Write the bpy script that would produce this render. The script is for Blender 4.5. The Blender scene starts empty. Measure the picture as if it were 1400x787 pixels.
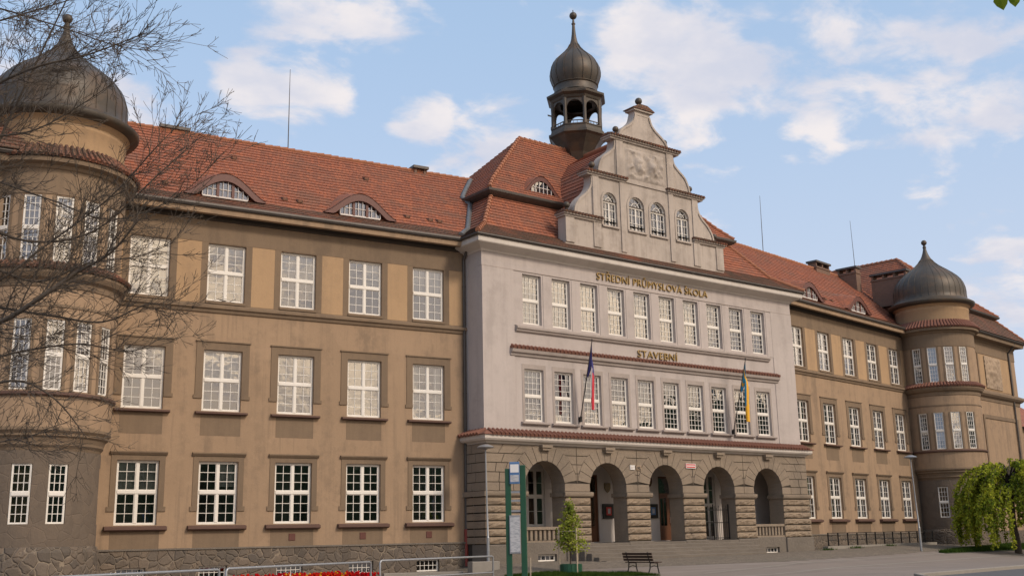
import bpy, bmesh, math, random
from mathutils import Vector, Matrix, noise
D = bpy.data
scene = bpy.context.scene
COL = scene.collection
R_ = math.radians

# ------------------------------------------------------------------ camera
cd = D.cameras.new('camera'); cam = D.objects.new('camera', cd); COL.objects.link(cam)
_f, _yaw, _pit, _rol = 1480.673, R_(-30.654), R_(12.973), R_(-1.15)
fw = Vector((-math.sin(_yaw)*math.cos(_pit), math.cos(_yaw)*math.cos(_pit), math.sin(_pit)))
rt = Vector((math.cos(_yaw), math.sin(_yaw), 0)); up = rt.cross(fw)
r2 = rt*math.cos(_rol) + up*math.sin(_rol); u2 = -rt*math.sin(_rol) + up*math.cos(_rol)
CAM = Vector((-44.463, -44.029, 0.729))
m = Matrix((r2, u2, -fw)).transposed().to_4x4(); m.translation = CAM
cam.matrix_world = m
cd.sensor_width = 36; cd.lens = _f/1400*36; cd.clip_end = 3000; cd.clip_start = 0.1
scene.camera = cam

# ------------------------------------------------------------------ light, sky, exposure
SUN_EL, SUN_AZ = R_(38), R_(160)      # azimuth clockwise from +y : the sun stands behind the camera
GLOW = Vector((.42, -.88, .22)).normalized()      # brightest part of the evening clouds
sdir = Vector((math.sin(SUN_AZ)*math.cos(SUN_EL), math.cos(SUN_AZ)*math.cos(SUN_EL), math.sin(SUN_EL)))
sl = D.lights.new('sun', 'SUN'); sl.energy = 2.1; sl.angle = R_(10); sl.color = (1.0, .85, .69)
so = D.objects.new('sun', sl); COL.objects.link(so); so.rotation_euler = (-sdir).to_track_quat('-Z', 'Y').to_euler()
wd = D.worlds.new('World'); scene.world = wd; wd.use_nodes = True
scene.view_settings.view_transform = 'Standard'; scene.view_settings.look = 'None'
scene.view_settings.exposure = 0.12; scene.view_settings.gamma = 1.0

class NT:
    """small node-graph writer"""
    def __init__(s, tree): s.t = tree; tree.nodes.clear()
    def n(s, kind, ins=None, **kw):
        nd = s.t.nodes.new(kind)
        for k, v in kw.items(): setattr(nd, k, v)
        for k, v in (ins or {}).items():
            sock = nd.inputs[k]
            if isinstance(v, bpy.types.NodeSocket): s.t.links.new(v, sock)
            else: sock.default_value = v
        return nd
    def math(s, op, a, b=0.0, clamp=False):
        return s.n('ShaderNodeMath', {0: a, 1: b}, operation=op, use_clamp=clamp).outputs[0]
    def mix(s, f, a, b, blend='MIX'):
        nd = s.n('ShaderNodeMix', {0: f}, data_type='RGBA', blend_type=blend)
        for i, v in ((6, a), (7, b)):
            if isinstance(v, bpy.types.NodeSocket): s.t.links.new(v, nd.inputs[i])
            else: nd.inputs[i].default_value = (*v, 1) if len(v) == 3 else v
        return nd.outputs[2]
    def ramp(s, f, a, b, x=0.0, y=1.0):
        return s.n('ShaderNodeMapRange', {0: f, 1: a, 2: b, 3: x, 4: y}, clamp=True, interpolation_type='SMOOTHSTEP').outputs[0]
    def noise(s, v, scale, detail=4, rough=.55, dist=0.0):
        return s.n('ShaderNodeTexNoise', {'Vector': v, 'Scale': scale, 'Detail': detail, 'Roughness': rough, 'Distortion': dist}).outputs[0]
    def scaled(s, v, sc):
        return s.n('ShaderNodeMapping', {'Vector': v, 'Scale': sc}).outputs[0]

def build_world():
    w = NT(wd.node_tree)
    sky = w.n('ShaderNodeTexSky', sky_type='NISHITA', sun_disc=False, sun_elevation=SUN_EL, sun_rotation=SUN_AZ,
              air_density=1.0, dust_density=1.2, ozone_density=1.4)
    tc = w.n('ShaderNodeTexCoord').outputs['Generated']
    sx = w.n('ShaderNodeSeparateXYZ', {0: tc})
    zc = w.math('MAXIMUM', sx.outputs[2], .03)
    zz = w.math('ADD', zc, .22)
    pv = w.n('ShaderNodeCombineXYZ', {0: w.math('DIVIDE', sx.outputs[0], zz), 1: w.math('DIVIDE', sx.outputs[1], zz), 2: 0.0}).outputs[0]
    n1 = w.noise(w.scaled(pv, (1, 1.15, 1)), 7.6, 10, .56, .22)
    n2 = w.noise(w.scaled(pv, (1.0, 1.7, 1)), 1.15, 3, .5)
    base = w.math('ADD', w.math('MULTIPLY', n1, .78), w.math('MULTIPLY', n2, .22))
    # where the larger cloud banks stand in this sky (directions)
    blobs = [((0.313, 0.835, 0.453), 0.994063, 0.999598, 0.13), ((0.254, 0.883, 0.394), 0.998962, 0.99993, 0.11), ((0.31, 0.87, 0.383), 0.999159, 0.999943, 0.09), ((0.402, 0.836, 0.374), 0.999159, 0.999943, 0.1), ((0.45, 0.82, 0.352), 0.997348, 0.999821, 0.12), ((0.593, 0.698, 0.402), 0.995004, 0.999662, 0.14), ((0.627, 0.656, 0.42), 0.998506, 0.999899, 0.08), ((0.723, 0.565, 0.397), 0.990769, 0.999371, 0.12), ((0.69, 0.64, 0.337), 0.999335, 0.999955, 0.1), ((0.788, 0.515, 0.338), 0.999335, 0.999955, 0.1), ((0.809, 0.556, 0.193), 0.997968, 0.999863, 0.15), ((0.174, 0.912, 0.372), 0.999159, 0.999943, 0.11), ((0.676, 0.676, 0.292), 0.999799, 0.999986, 0.09), ((0.488, 0.763, 0.424), 0.999626, 0.999975, 0.07), ((0.071, 0.915, 0.398), 0.998506, 0.999899, 0.08), ((0.552, 0.705, 0.445), 0.998962, 0.99993, 0.08), ((0.363, 0.837, 0.409), 0.999335, 0.999955, -0.06), ((0.199, 0.885, 0.421), 0.998506, 0.999899, -0.1), ((0.452, 0.78, 0.433), 0.998506, 0.999899, -0.12), ((0.713, 0.655, 0.25), 0.994063, 0.999598, -0.14), ((0.644, 0.695, 0.32), 0.998506, 0.999899, -0.05), ((0.239, 0.904, 0.354), 0.998962, 0.99993, -0.06)]
    for d, lo, hi, amt in blobs:
        dv = Vector(d).normalized()
        dp = w.n('ShaderNodeVectorMath', {0: tc, 1: tuple(dv)}, operation='DOT_PRODUCT').outputs['Value']
        base = w.math('ADD', base, w.ramp(dp, lo, hi, 0, amt))
    sd = w.n('ShaderNodeVectorMath', {0: tc, 1: tuple(GLOW)}, operation='DOT_PRODUCT').outputs['Value']
    warm = w.ramp(sd, .1, 1.0)
    mask = w.ramp(w.math('ADD', base, w.math('MULTIPLY', warm, .06)), .535, .695)
    soft = w.ramp(w.noise(w.scaled(pv, (.7, 1.2, 1)), 1.5, 3, .45), .36, .62)
    mask = w.math('ADD', w.math('MULTIPLY', mask, w.math('SUBTRACT', 1.0, w.ramp(warm, .25, .55))), w.math('MULTIPLY', soft, w.ramp(warm, .25, .55)))
    skc = w.n('ShaderNodeVectorMath', {0: sky.outputs[0], 'Scale': .15}, operation='SCALE').outputs[0]
    skc = w.mix(.68, skc, (.45, .62, .85))
    # thin veil near the horizon, warmer towards the low sun
    lowv = w.ramp(sx.outputs[2], .0, .52, .85, 0)
    veil = w.mix(warm, (.60, .64, .75), (1.55, 1.15, .76))
    skc = w.mix(lowv, skc, veil)
    shade = w.ramp(w.noise(pv, 4.5, 5, .55), .35, .68)
    cl = w.mix(shade, (.60, .62, .72), (.86, .80, .79))
    cl = w.mix(w.ramp(warm, .2, 1.0), cl, w.mix(w.ramp(w.noise(pv, 2.2, 4, .5), .38, .62), (.85, .76, .72), (2.7, 2.1, 1.45)))
    col = w.mix(w.math('MULTIPLY', mask, .93), skc, cl)
    bg = w.n('ShaderNodeBackground', {'Color': col, 'Strength': 1.0})
    out = w.n('ShaderNodeOutputWorld', {'Surface': bg.outputs[0]})
build_world()

# ------------------------------------------------------------------ materials
def mat(name, fn):
    mt = D.materials.new(name); mt.use_nodes = True
    g = NT(mt.node_tree)
    sh = fn(g)
    g.n('ShaderNodeOutputMaterial', {'Surface': sh})
    return mt
def principled(g, col, rough=.8, bump=None, bs=.3, bd=.02, **kw):
    b = g.n('ShaderNodeBsdfPrincipled')
    ins = {'Base Color': col, 'Roughness': rough, **kw}
    for k, v in ins.items():
        if isinstance(v, bpy.types.NodeSocket): g.t.links.new(v, b.inputs[k])
        else: b.inputs[k].default_value = (*v, 1) if (isinstance(v, tuple) and len(v) == 3) else v
    if bump is not None:
        bp = g.n('ShaderNodeBump', {'Height': bump, 'Strength': bs, 'Distance': bd})
        g.t.links.new(bp.outputs[0], b.inputs['Normal'])
    return b.outputs[0]
def OBJ(g): return g.n('ShaderNodeTexCoord').outputs['Object']
def UV(g): return g.n('ShaderNodeTexCoord').outputs['UV']
def RND(g): return g.n('ShaderNodeObjectInfo').outputs['Random']

def plaster(base, dirt, streak=.7, fine=.16):
    def f(g):
        v = OBJ(g)
        big = g.noise(v, .35, 5, .6)
        st = g.noise(g.scaled(v, (1.6, 1.6, .12)), 1.0, 5, .62)
        mid = g.noise(v, 2.3, 6, .65); st2 = g.noise(g.scaled(v, (7, 7, .22)), 1.0, 4, .6)
        k = g.ramp(g.math('ADD', g.math('MULTIPLY', st, .6), g.math('MULTIPLY', mid, .4)), .455, .63, 0, streak)
        c = g.mix(k, base, dirt)
        pt = g.n('ShaderNodeTexVoronoi', {'Vector': g.n('ShaderNodeVectorMath', {0: v, 1: g.n('ShaderNodeVectorMath', {0: g.n('ShaderNodeTexNoise', {'Vector': v, 'Scale': 1.1, 'Detail': 4.0}).outputs['Color'], 'Scale': .9}, operation='SCALE').outputs[0]}, operation='ADD').outputs[0], 'Scale': .33}).outputs['Color']
        c = g.mix(g.math('MULTIPLY', g.n('ShaderNodeSeparateColor', {0: pt}).outputs[0], streak*.5), c, tuple(x*.70 for x in base))
        c = g.mix(g.ramp(big, .38, .68, 0, .5), c, tuple(x*1.14 for x in base))
        c = g.mix(g.ramp(g.math('ADD', g.math('MULTIPLY', st2, .65), g.math('MULTIPLY', big, .35)), .52, .68, 0, streak*.55), c, dirt)
        c = g.mix(g.ramp(g.noise(v, .9, 7, .7), .56, .66, 0, streak*.35), c, tuple(x*1.22 for x in base))
        fn = g.noise(v, 38, 4, .7)
        c = g.mix(fine*2, c, g.mix(fn, tuple(x*.5 for x in base), tuple(min(1, x*1.5) for x in base)))
        return principled(g, c, .93, g.math('ADD', fn, g.math('MULTIPLY', g.noise(v, 7, 4, .6), 1.5)), .35, .012)
    return f
M = {}
M['ochre'] = mat('ochre_plaster', plaster((.325, .224, .143), (.155, .113, .079), .95))
M['ochre_light'] = mat('ochre_panel_plaster', plaster((.385, .255, .145), (.245, .17, .107), .75))
M['ochre_dark'] = mat('weathered_trim_plaster', plaster((.195, .138, .090), (.115, .084, .06), .8))
M['grey'] = mat('grey_plaster', plaster((.435, .382, .356), (.315, .274, .252), .75, .1))
M['grey_dark'] = mat('grey_trim_plaster', plaster((.355, .305, .275), (.25, .21, .185), .6, .08))
M['gable'] = mat('stained_gable_plaster', plaster((.41, .355, .31), (.21, .175, .148), .9, .1))
M['cornice_white'] = mat('pale_cornice_paint', plaster((.54, .49, .44), (.36, .31, .275), .4, .06))
M['loggia'] = mat('loggia_plaster', plaster((.62, .575, .54), (.47, .43, .40), .3, .06))

def _tile(g):
    uv = UV(g); o = OBJ(g)
    br = g.n('ShaderNodeTexBrick', {'Vector': uv, 'Color1': (.325, .106, .052, 1), 'Color2': (.21, .075, .044, 1), 'Mortar': (.11, .045, .03, 1), 'Scale': 1.0,
             'Mortar Size': .012, 'Mortar Smooth': .5, 'Bias': -.1, 'Brick Width': .19, 'Row Height': .30}, offset=.5)
    c = br.outputs[0]
    c = g.mix(g.ramp(g.noise(g.scaled(o, (.5, .5, 1.6)), .9, 6, .65), .45, .68, 0, .65), c, (.165, .085, .056))
    c = g.mix(g.ramp(g.noise(o, 2.6, 5, .7), .58, .76, 0, .5), c, (.12, .07, .045))
    c = g.mix(g.ramp(g.noise(o, 1.1, 3, .6), .56, .72, 0, .4), c, (.43, .13, .05))
    h = g.math('ADD', g.math('MULTIPLY', br.outputs[1], -.7), g.math('MULTIPLY', g.noise(o, 9, 3, .6), .8))
    return principled(g, c, .85, h, .6, .03)
M['tile'] = mat('clay_beaver_tail_tiles', _tile)
def _moss(g):
    o = OBJ(g); uv = UV(g)
    br = g.n('ShaderNodeTexBrick', {'Vector': uv, 'Color1': (.185, .085, .052, 1), 'Color2': (.12, .065, .045, 1), 'Mortar': (.035, .022, .018, 1), 'Scale': 1.0,
             'Mortar Size': .016, 'Mortar Smooth': .6, 'Brick Width': .19, 'Row Height': .185}, offset=.5)
    c = g.mix(g.ramp(g.noise(o, 3.2, 6, .7), .46, .66, 0, .75), br.outputs[0], (.075, .058, .034))
    c = g.mix(g.ramp(g.noise(o, .8, 3, .6), .5, .7, 0, .6), c, (.25, .078, .04))
    return principled(g, c, .92, g.math('ADD', br.outputs[1], g.noise(o, 14, 4, .7)), .6, .04)
M['tile_moss'] = mat('mossy_eave_tiles', _moss)
def _tileband(g):
    o = OBJ(g)
    c = g.mix(g.noise(o, 4, 4, .7), (.25, .10, .064), (.12, .058, .042))
    return principled(g, c, .85, g.noise(o, 20, 3), .3, .01)
M['tile_band'] = mat('barrel_tile_clay', _tileband)
def _ridge(g):
    c = g.mix(g.noise(OBJ(g), 5, 4, .7), (.40, .16, .08), (.20, .085, .05))
    return principled(g, c, .85)
M['ridge'] = mat('ridge_tile_clay', _ridge)
def _copper(g):
    o = OBJ(g)
    n = g.noise(g.scaled(o, (1.3, 1.3, .35)), 1.6, 6, .65)
    c = g.mix(n, (.026, .021, .016), (.085, .069, .052))
    c = g.mix(g.ramp(g.noise(o, 1.2, 5, .6), .45, .68, 0, .7), c, (.105, .066, .038))
    return principled(g, c, .52, g.noise(o, 12, 3), .12, .01, Metallic=.12)
M['copper'] = mat('dark_weathered_copper', _copper)
def _metal(g):
    c = g.mix(g.noise(OBJ(g), 3, 5, .7), (.05, .045, .042), (.115, .10, .09))
    return principled(g, c, .55, Metallic=.4)
M['gutter'] = mat('dark_zinc_gutter', _metal)
def _stone(c1, c2, c3, rock):
    def f(g):
        o = OBJ(g)
        n = g.noise(o, 1.1, 4, .6); n3 = g.noise(o, 26, 6, .75); n4 = g.noise(g.scaled(o, (1, 1, .35)), .8, 5, .6)
        c = g.mix(g.ramp(n, .3, .7), c1, c2)
        vr = g.n('ShaderNodeTexVoronoi', {'Vector': g.scaled(o, (1.05, 1.05, 2.9)), 'Scale': 1.0}, feature='F1').outputs['Color']
        c = g.mix(.35, c, g.mix(vr, c3, c1))
        c = g.mix(g.ramp(n4, .5, .72, 0, .65), c, c3)
        c = g.mix(.22, c, g.mix(n3, (.03, .025, .02), (.75, .62, .48)))
        h = g.math('ADD', g.math('MULTIPLY', g.noise(o, 6, 5, .6), 1.4), n3)
        return principled(g, c, .92, h, rock, .045)
    return f
M['ashlar'] = mat('tan_sandstone_ashlar', _stone((.25, .193, .14), (.185, .143, .104), (.11, .088, .067), .5))
M['rustic'] = mat('rock_faced_sandstone', _stone((.305, .225, .150), (.235, .172, .115), (.15, .112, .08), .95))
M['granite'] = mat('grey_granite', _stone((.118, .103, .089), (.088, .078, .069), (.058, .052, .046), .6))
M['joint'] = mat('dark_stone_joints', lambda g: principled(g, g.mix(g.noise(OBJ(g), 5), (.03, .025, .02), (.065, .052, .04)), .95))
def _field(g):
    o = OBJ(g)
    wv = g.n('ShaderNodeVectorMath', {0: o, 1: g.n('ShaderNodeVectorMath', {0: g.n('ShaderNodeTexNoise', {'Vector': o, 'Scale': 2.2}).outputs['Color'], 'Scale': .28}, operation='SCALE').outputs[0]}, operation='ADD').outputs[0]
    vd = g.n('ShaderNodeTexVoronoi', {'Vector': wv, 'Scale': 2.9}, feature='DISTANCE_TO_EDGE').outputs['Distance']
    vc = g.n('ShaderNodeTexVoronoi', {'Vector': wv, 'Scale': 2.9}, feature='F1').outputs['Color']
    hs = g.n('ShaderNodeSeparateColor', {0: vc})
    c = g.mix(hs.outputs[0], (.055, .045, .037), (.185, .138, .098))
    c = g.mix(g.math('MULTIPLY', hs.outputs[1], .55), c, (.105, .095, .085))
    c = g.mix(.3, c, g.mix(g.noise(o, 14, 5, .7), (.02, .018, .016), (.28, .22, .17)))
    mo = g.ramp(vd, .018, .045, 1, 0)
    c = g.mix(g.math('MULTIPLY', mo, g.ramp(g.noise(o, .9, 3), .4, .6, .25, 1.0)), c, (.25, .20, .148))
    c = g.mix(g.ramp(g.noise(o, .7, 6, .65), .45, .7, 0, .6), c, (.10, .082, .064))
    return principled(g, c, .92, g.math('ADD', g.ramp(vd, 0, .14), g.math('MULTIPLY', g.noise(o, 18, 4), .4)), .8, .05)
M['field'] = mat('fieldstone_masonry', _field)
def _white(g):
    c = g.mix(g.noise(OBJ(g), 5, 4, .7), (.78, .745, .69), (.64, .60, .54))
    return principled(g, c, .45)
M['field_soft'] = mat('smoothed_rubble_wall', lambda g: principled(g, g.mix(g.ramp(g.noise(OBJ(g), 1.6, 6, .7), .35, .65), g.mix(g.n('ShaderNodeTexVoronoi', {'Vector': OBJ(g), 'Scale': 2.2}).outputs['Color'], (.105, .082, .063), (.165, .125, .092)), (.135, .105, .080)), .95, g.math('ADD', g.noise(OBJ(g), 5, 5, .6), g.ramp(g.n('ShaderNodeTexVoronoi', {'Vector': OBJ(g), 'Scale': 2.2}, feature='DISTANCE_TO_EDGE').outputs['Distance'], 0, .06, 0, .35)), .6, .04))
M['zinc'] = mat('grey_zinc_flashing', lambda g: principled(g, g.mix(g.noise(OBJ(g), 3, 4), (.11, .11, .11), (.20, .20, .20)), .5, Metallic=.4))
M['white'] = mat('white_window_paint', _white)
def _glass(g):
    o = g.n('ShaderNodeTexCoord').outputs['Object']; rn = RND(g)
    off = g.n('ShaderNodeCombineXYZ', {0: g.math('MULTIPLY', rn, 37.0), 1: 0.0, 2: g.math('MULTIPLY', rn, 11.0)}).outputs[0]
    ov = g.n('ShaderNodeVectorMath', {0: o, 1: off}, operation='ADD').outputs[0]
    bp = g.n('ShaderNodeBump', {'Height': g.noise(ov, 1.6, 2, .5), 'Strength': .22, 'Distance': .03})
    fr = g.n('ShaderNodeFresnel', {'IOR': 1.75, 'Normal': bp.outputs[0]}).outputs[0]
    gl = g.n('ShaderNodeBsdfGlossy', {'Color': (.97, .97, 1, 1), 'Roughness': .015, 'Normal': bp.outputs[0]})
    tr = g.n('ShaderNodeBsdfTransparent', {'Color': (.86, .89, .88, 1)})
    fac = g.math('ADD', g.math('MULTIPLY', fr, 1.4), .13, True)
    return g.n('ShaderNodeMixShader', {0: fac, 1: tr.outputs[0], 2: gl.outputs[0]}).outputs[0]
M['glass'] = mat('old_window_glass', _glass)
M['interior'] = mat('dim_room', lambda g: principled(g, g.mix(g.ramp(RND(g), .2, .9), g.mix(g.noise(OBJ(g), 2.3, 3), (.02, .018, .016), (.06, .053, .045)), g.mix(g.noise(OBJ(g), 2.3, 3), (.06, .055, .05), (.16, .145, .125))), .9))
def _curtain(g):
    o = OBJ(g)
    wv = g.math('SINE', g.math('MULTIPLY', g.n('ShaderNodeSeparateXYZ', {0: o}).outputs[0], 55.0))
    c = g.mix(g.math('ADD', g.math('MULTIPLY', wv, .12), g.math('MULTIPLY', g.noise(o, 3, 3), .5)), (.33, .325, .31), (.50, .49, .47))
    return principled(g, c, .9)
M['curtain'] = mat('white_net_curtain', _curtain)
def _wood(c1, c2):
    def f(g):
        n = g.noise(g.scaled(OBJ(g), (8, 8, .8)), 2.5, 5, .65)
        return principled(g, g.mix(n, c1, c2), .5, n, .15, .01)
    return f
M['door'] = mat('brown_stained_wood', _wood((.085, .032, .014), (.17, .068, .03)))
M['redwood'] = mat('red_brown_timber', _wood((.075, .022, .016), (.13, .042, .03)))
M['benchwood'] = mat('dark_bench_wood', _wood((.028, .014, .010), (.06, .03, .02)))
M['stake'] = mat('bare_wood_stake', _wood((.30, .24, .17), (.44, .36, .27)))
M['soffit'] = mat('eave_shade_soffit', lambda g: principled(g, g.mix(g.noise(g.scaled(OBJ(g), (1, 6, 6)), 2, 4), (.035, .026, .020), (.07, .052, .038)), .9))  # under-eave shade put into the soffit's dark brown colour
M['sill'] = mat('red_brown_sill_tile', lambda g: principled(g, g.mix(g.noise(OBJ(g), 5, 5, .7), (.135, .068, .048), (.075, .045, .036)), .75))
M['iron'] = mat('black_iron', lambda g: principled(g, (.025, .024, .024), .5, Metallic=.5))
M['steel'] = mat('galvanised_steel', lambda g: principled(g, g.mix(g.noise(OBJ(g), 6, 4), (.25, .26, .28), (.40, .41, .42)), .42, Metallic=.55))
M['green'] = mat('green_paint', lambda g: principled(g, g.mix(g.noise(OBJ(g), 4, 4), (.010, .055, .028), (.014, .08, .04)), .4))
M['red'] = mat('red_paint', lambda g: principled(g, g.mix(g.noise(OBJ(g), 4, 4), (.27, .035, .022), (.18, .03, .022)), .5))
M['gold'] = mat('gilded_letters', lambda g: principled(g, g.mix(g.noise(OBJ(g), 6, 3), (.25, .165, .06), (.38, .265, .10)), .35, Metallic=.45))
M['paper'] = mat('white_paper', lambda g: principled(g, g.mix(g.ramp(g.noise(g.scaled(OBJ(g), (9, 9, 40)), 1.0, 2), .52, .56, 0, .55), (.46, .46, .47), (.20, .22, .25)), .6))
M['signwhite'] = mat('white_sign_enamel', lambda g: principled(g, (.72, .70, .68), .35))
M['signred'] = mat('red_sign_enamel', lambda g: principled(g, (.55, .028, .03), .35))
M['signblue'] = mat('blue_sign_enamel', lambda g: principled(g, (.08, .17, .34), .35))
M['black'] = mat('black_enamel', lambda g: principled(g, (.02, .02, .022), .4))
M['crest'] = mat('gilt_crest', lambda g: principled(g, g.mix(g.noise(OBJ(g), 14, 3), (.38, .27, .08), (.05, .05, .07)), .45))
M['concrete'] = mat('concrete', lambda g: principled(g, g.mix(g.noise(OBJ(g), 3, 6, .7), (.20, .18, .155), (.31, .28, .24)), .95, g.noise(OBJ(g), 25, 4), .3, .01))
M['bark'] = mat('grey_brown_bark', lambda g: principled(g, g.mix(g.noise(g.scaled(OBJ(g), (6, 6, 1.5)), 3, 5, .7), (.038, .029, .022), (.115, .09, .068)), .95, g.noise(OBJ(g), 20, 4), .5, .01))
M['chimney'] = mat('sooty_brick', lambda g: principled(g, g.mix(.6, g.n('ShaderNodeTexBrick', {'Vector': UV(g), 'Color1': (.24, .12, .08, 1), 'Color2': (.16, .09, .062, 1), 'Mortar': (.10, .09, .08, 1), 'Scale': 1.0, 'Brick Width': .29, 'Row Height': .08, 'Mortar Size': .012}).outputs[0], g.mix(g.noise(OBJ(g), 3, 5, .7), (.09, .062, .047), (.22, .14, .10))), .95))
def leafmat(a, b, c):
    def f(g):
        rn = g.n('ShaderNodeNewGeometry').outputs['Random Per Island']
        col = g.mix(rn, a, b); col = g.mix(g.ramp(g.noise(OBJ(g), 1.4, 3), .45, .65), col, c)
        d = g.n('ShaderNodeBsdfDiffuse', {'Color': col}); t = g.n('ShaderNodeBsdfTranslucent', {'Color': col})
        return g.n('ShaderNodeMixShader', {0: .38, 1: d.outputs[0], 2: t.outputs[0]}).outputs[0]
    return f
M['leaf_weep'] = mat('yellow_green_leaves', leafmat((.25, .30, .03), (.48, .49, .06), (.13, .185, .025)))
M['leaf_young'] = mat('light_green_leaves', leafmat((.24, .29, .04), (.42, .44, .08), (.15, .20, .035)))
M['leaf_linden'] = mat('fresh_linden_leaves', leafmat((.09, .14, .012), (.15, .20, .02), (.06, .10, .01)))
M['grassblade'] = mat('grass_blades', leafmat((.04, .08, .016), (.07, .115, .022), (.03, .062, .013)))
M['tulipred'] = mat('red_petals', leafmat((.55, .012, .015), (.42, .01, .02), (.62, .03, .01)))
M['tulipyellow'] = mat('yellow_petals', leafmat((.72, .38, .02), (.65, .25, .015), (.72, .45, .03)))
def _cobble(g):
    o = OBJ(g)
    vd = g.n('ShaderNodeTexVoronoi', {'Vector': o, 'Scale': 7.0}, feature='DISTANCE_TO_EDGE').outputs['Distance']
    vc = g.n('ShaderNodeTexVoronoi', {'Vector': o, 'Scale': 7.0}).outputs['Color']
    c = g.mix(g.n('ShaderNodeSeparateColor', {0: vc}).outputs[0], (.135, .110, .086), (.225, .185, .145))
    c = g.mix(g.ramp(vd, .02, .07, .75, 0), c, (.085, .075, .055))
    c = g.mix(g.ramp(g.noise(o, .5, 5, .65), .45, .7, 0, .6), c, (.13, .115, .085))
    return principled(g, c, .9, g.ramp(vd, 0, .12), .6, .02)
def _asphalt(g):
    o = OBJ(g)
    c = g.mix(g.noise(g.scaled(o, (1, 1, 1)), .45, 6, .65), (.165, .130, .106), (.25, .203, .166))
    c = g.mix(g.ramp(g.noise(g.scaled(o, (.12, 1.4, 1)), 1.0, 4, .6), .5, .7, 0, .4), c, (.33, .29, .27))
    sm = g.n('ShaderNodeTexBrick', {'Vector': g.n('ShaderNodeMapping', {'Vector': g.n('ShaderNodeVectorMath', {0: o, 1: g.n('ShaderNodeVectorMath', {0: g.n('ShaderNodeTexNoise', {'Vector': o, 'Scale': 1.4}).outputs['Color'], 'Scale': .12}, operation='SCALE').outputs[0]}, operation='ADD').outputs[0], 'Rotation': (0, 0, R_(-14))}).outputs[0], 'Color1': (1, 1, 1, 1), 'Color2': (.72, .72, .72, 1), 'Mortar': (.25, .25, .25, 1), 'Scale': 1.0, 'Mortar Size': .03, 'Brick Width': 5.5, 'Row Height': 2.4}).outputs[0]
    c = g.mix(.45, c, g.mix(1.0, c, sm, 'MULTIPLY'))
    c = g.mix(.2, c, g.mix(g.noise(o, 60, 3, .7), (.04, .04, .04), (.5, .46, .44)))
    return principled(g, c, .9, g.noise(o, 80, 3), .3, .006)
M['cobble'] = mat('worn_cobbles', _cobble)
M['asphalt'] = mat('pale_worn_asphalt', _asphalt)
M['asphalt_dark'] = mat('road_asphalt', lambda g: principled(g, g.mix(g.noise(OBJ(g), 1.2, 6, .7), (.07, .068, .07), (.115, .11, .112)), .85, g.noise(OBJ(g), 90, 3), .3, .006))
M['soil'] = mat('earth_and_moss', lambda g: principled(g, g.mix(g.noise(OBJ(g), 2.5, 6, .7), (.03, .05, .015), (.075, .085, .03)), .95, g.noise(OBJ(g), 20, 4), .6, .03))
M['forest'] = mat('dark_foliage', lambda g: principled(g, g.mix(g.noise(OBJ(g), .8, 6, .7), (.035, .055, .02), (.09, .115, .045)), .95))
M['relief'] = mat('carved_stucco', plaster((.36, .27, .19), (.17, .12, .085), .8, .1))
M['relief_grey'] = mat('carved_grey_stucco', plaster((.40, .325, .285), (.20, .16, .135), .85, .1))
M['flagblue'] = mat('navy_cloth', lambda g: principled(g, (.045, .04, .16), .8))
M['flagwhite'] = mat('white_cloth', lambda g: principled(g, (.68, .60, .58), .8))
M['flagred'] = mat('red_cloth', lambda g: principled(g, (.50, .03, .045), .8))
M['flagazure'] = mat('azure_cloth', lambda g: principled(g, (.03, .24, .38), .8))
M['flagyellow'] = mat('yellow_cloth', lambda g: principled(g, (.70, .36, .02), .8))

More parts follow.
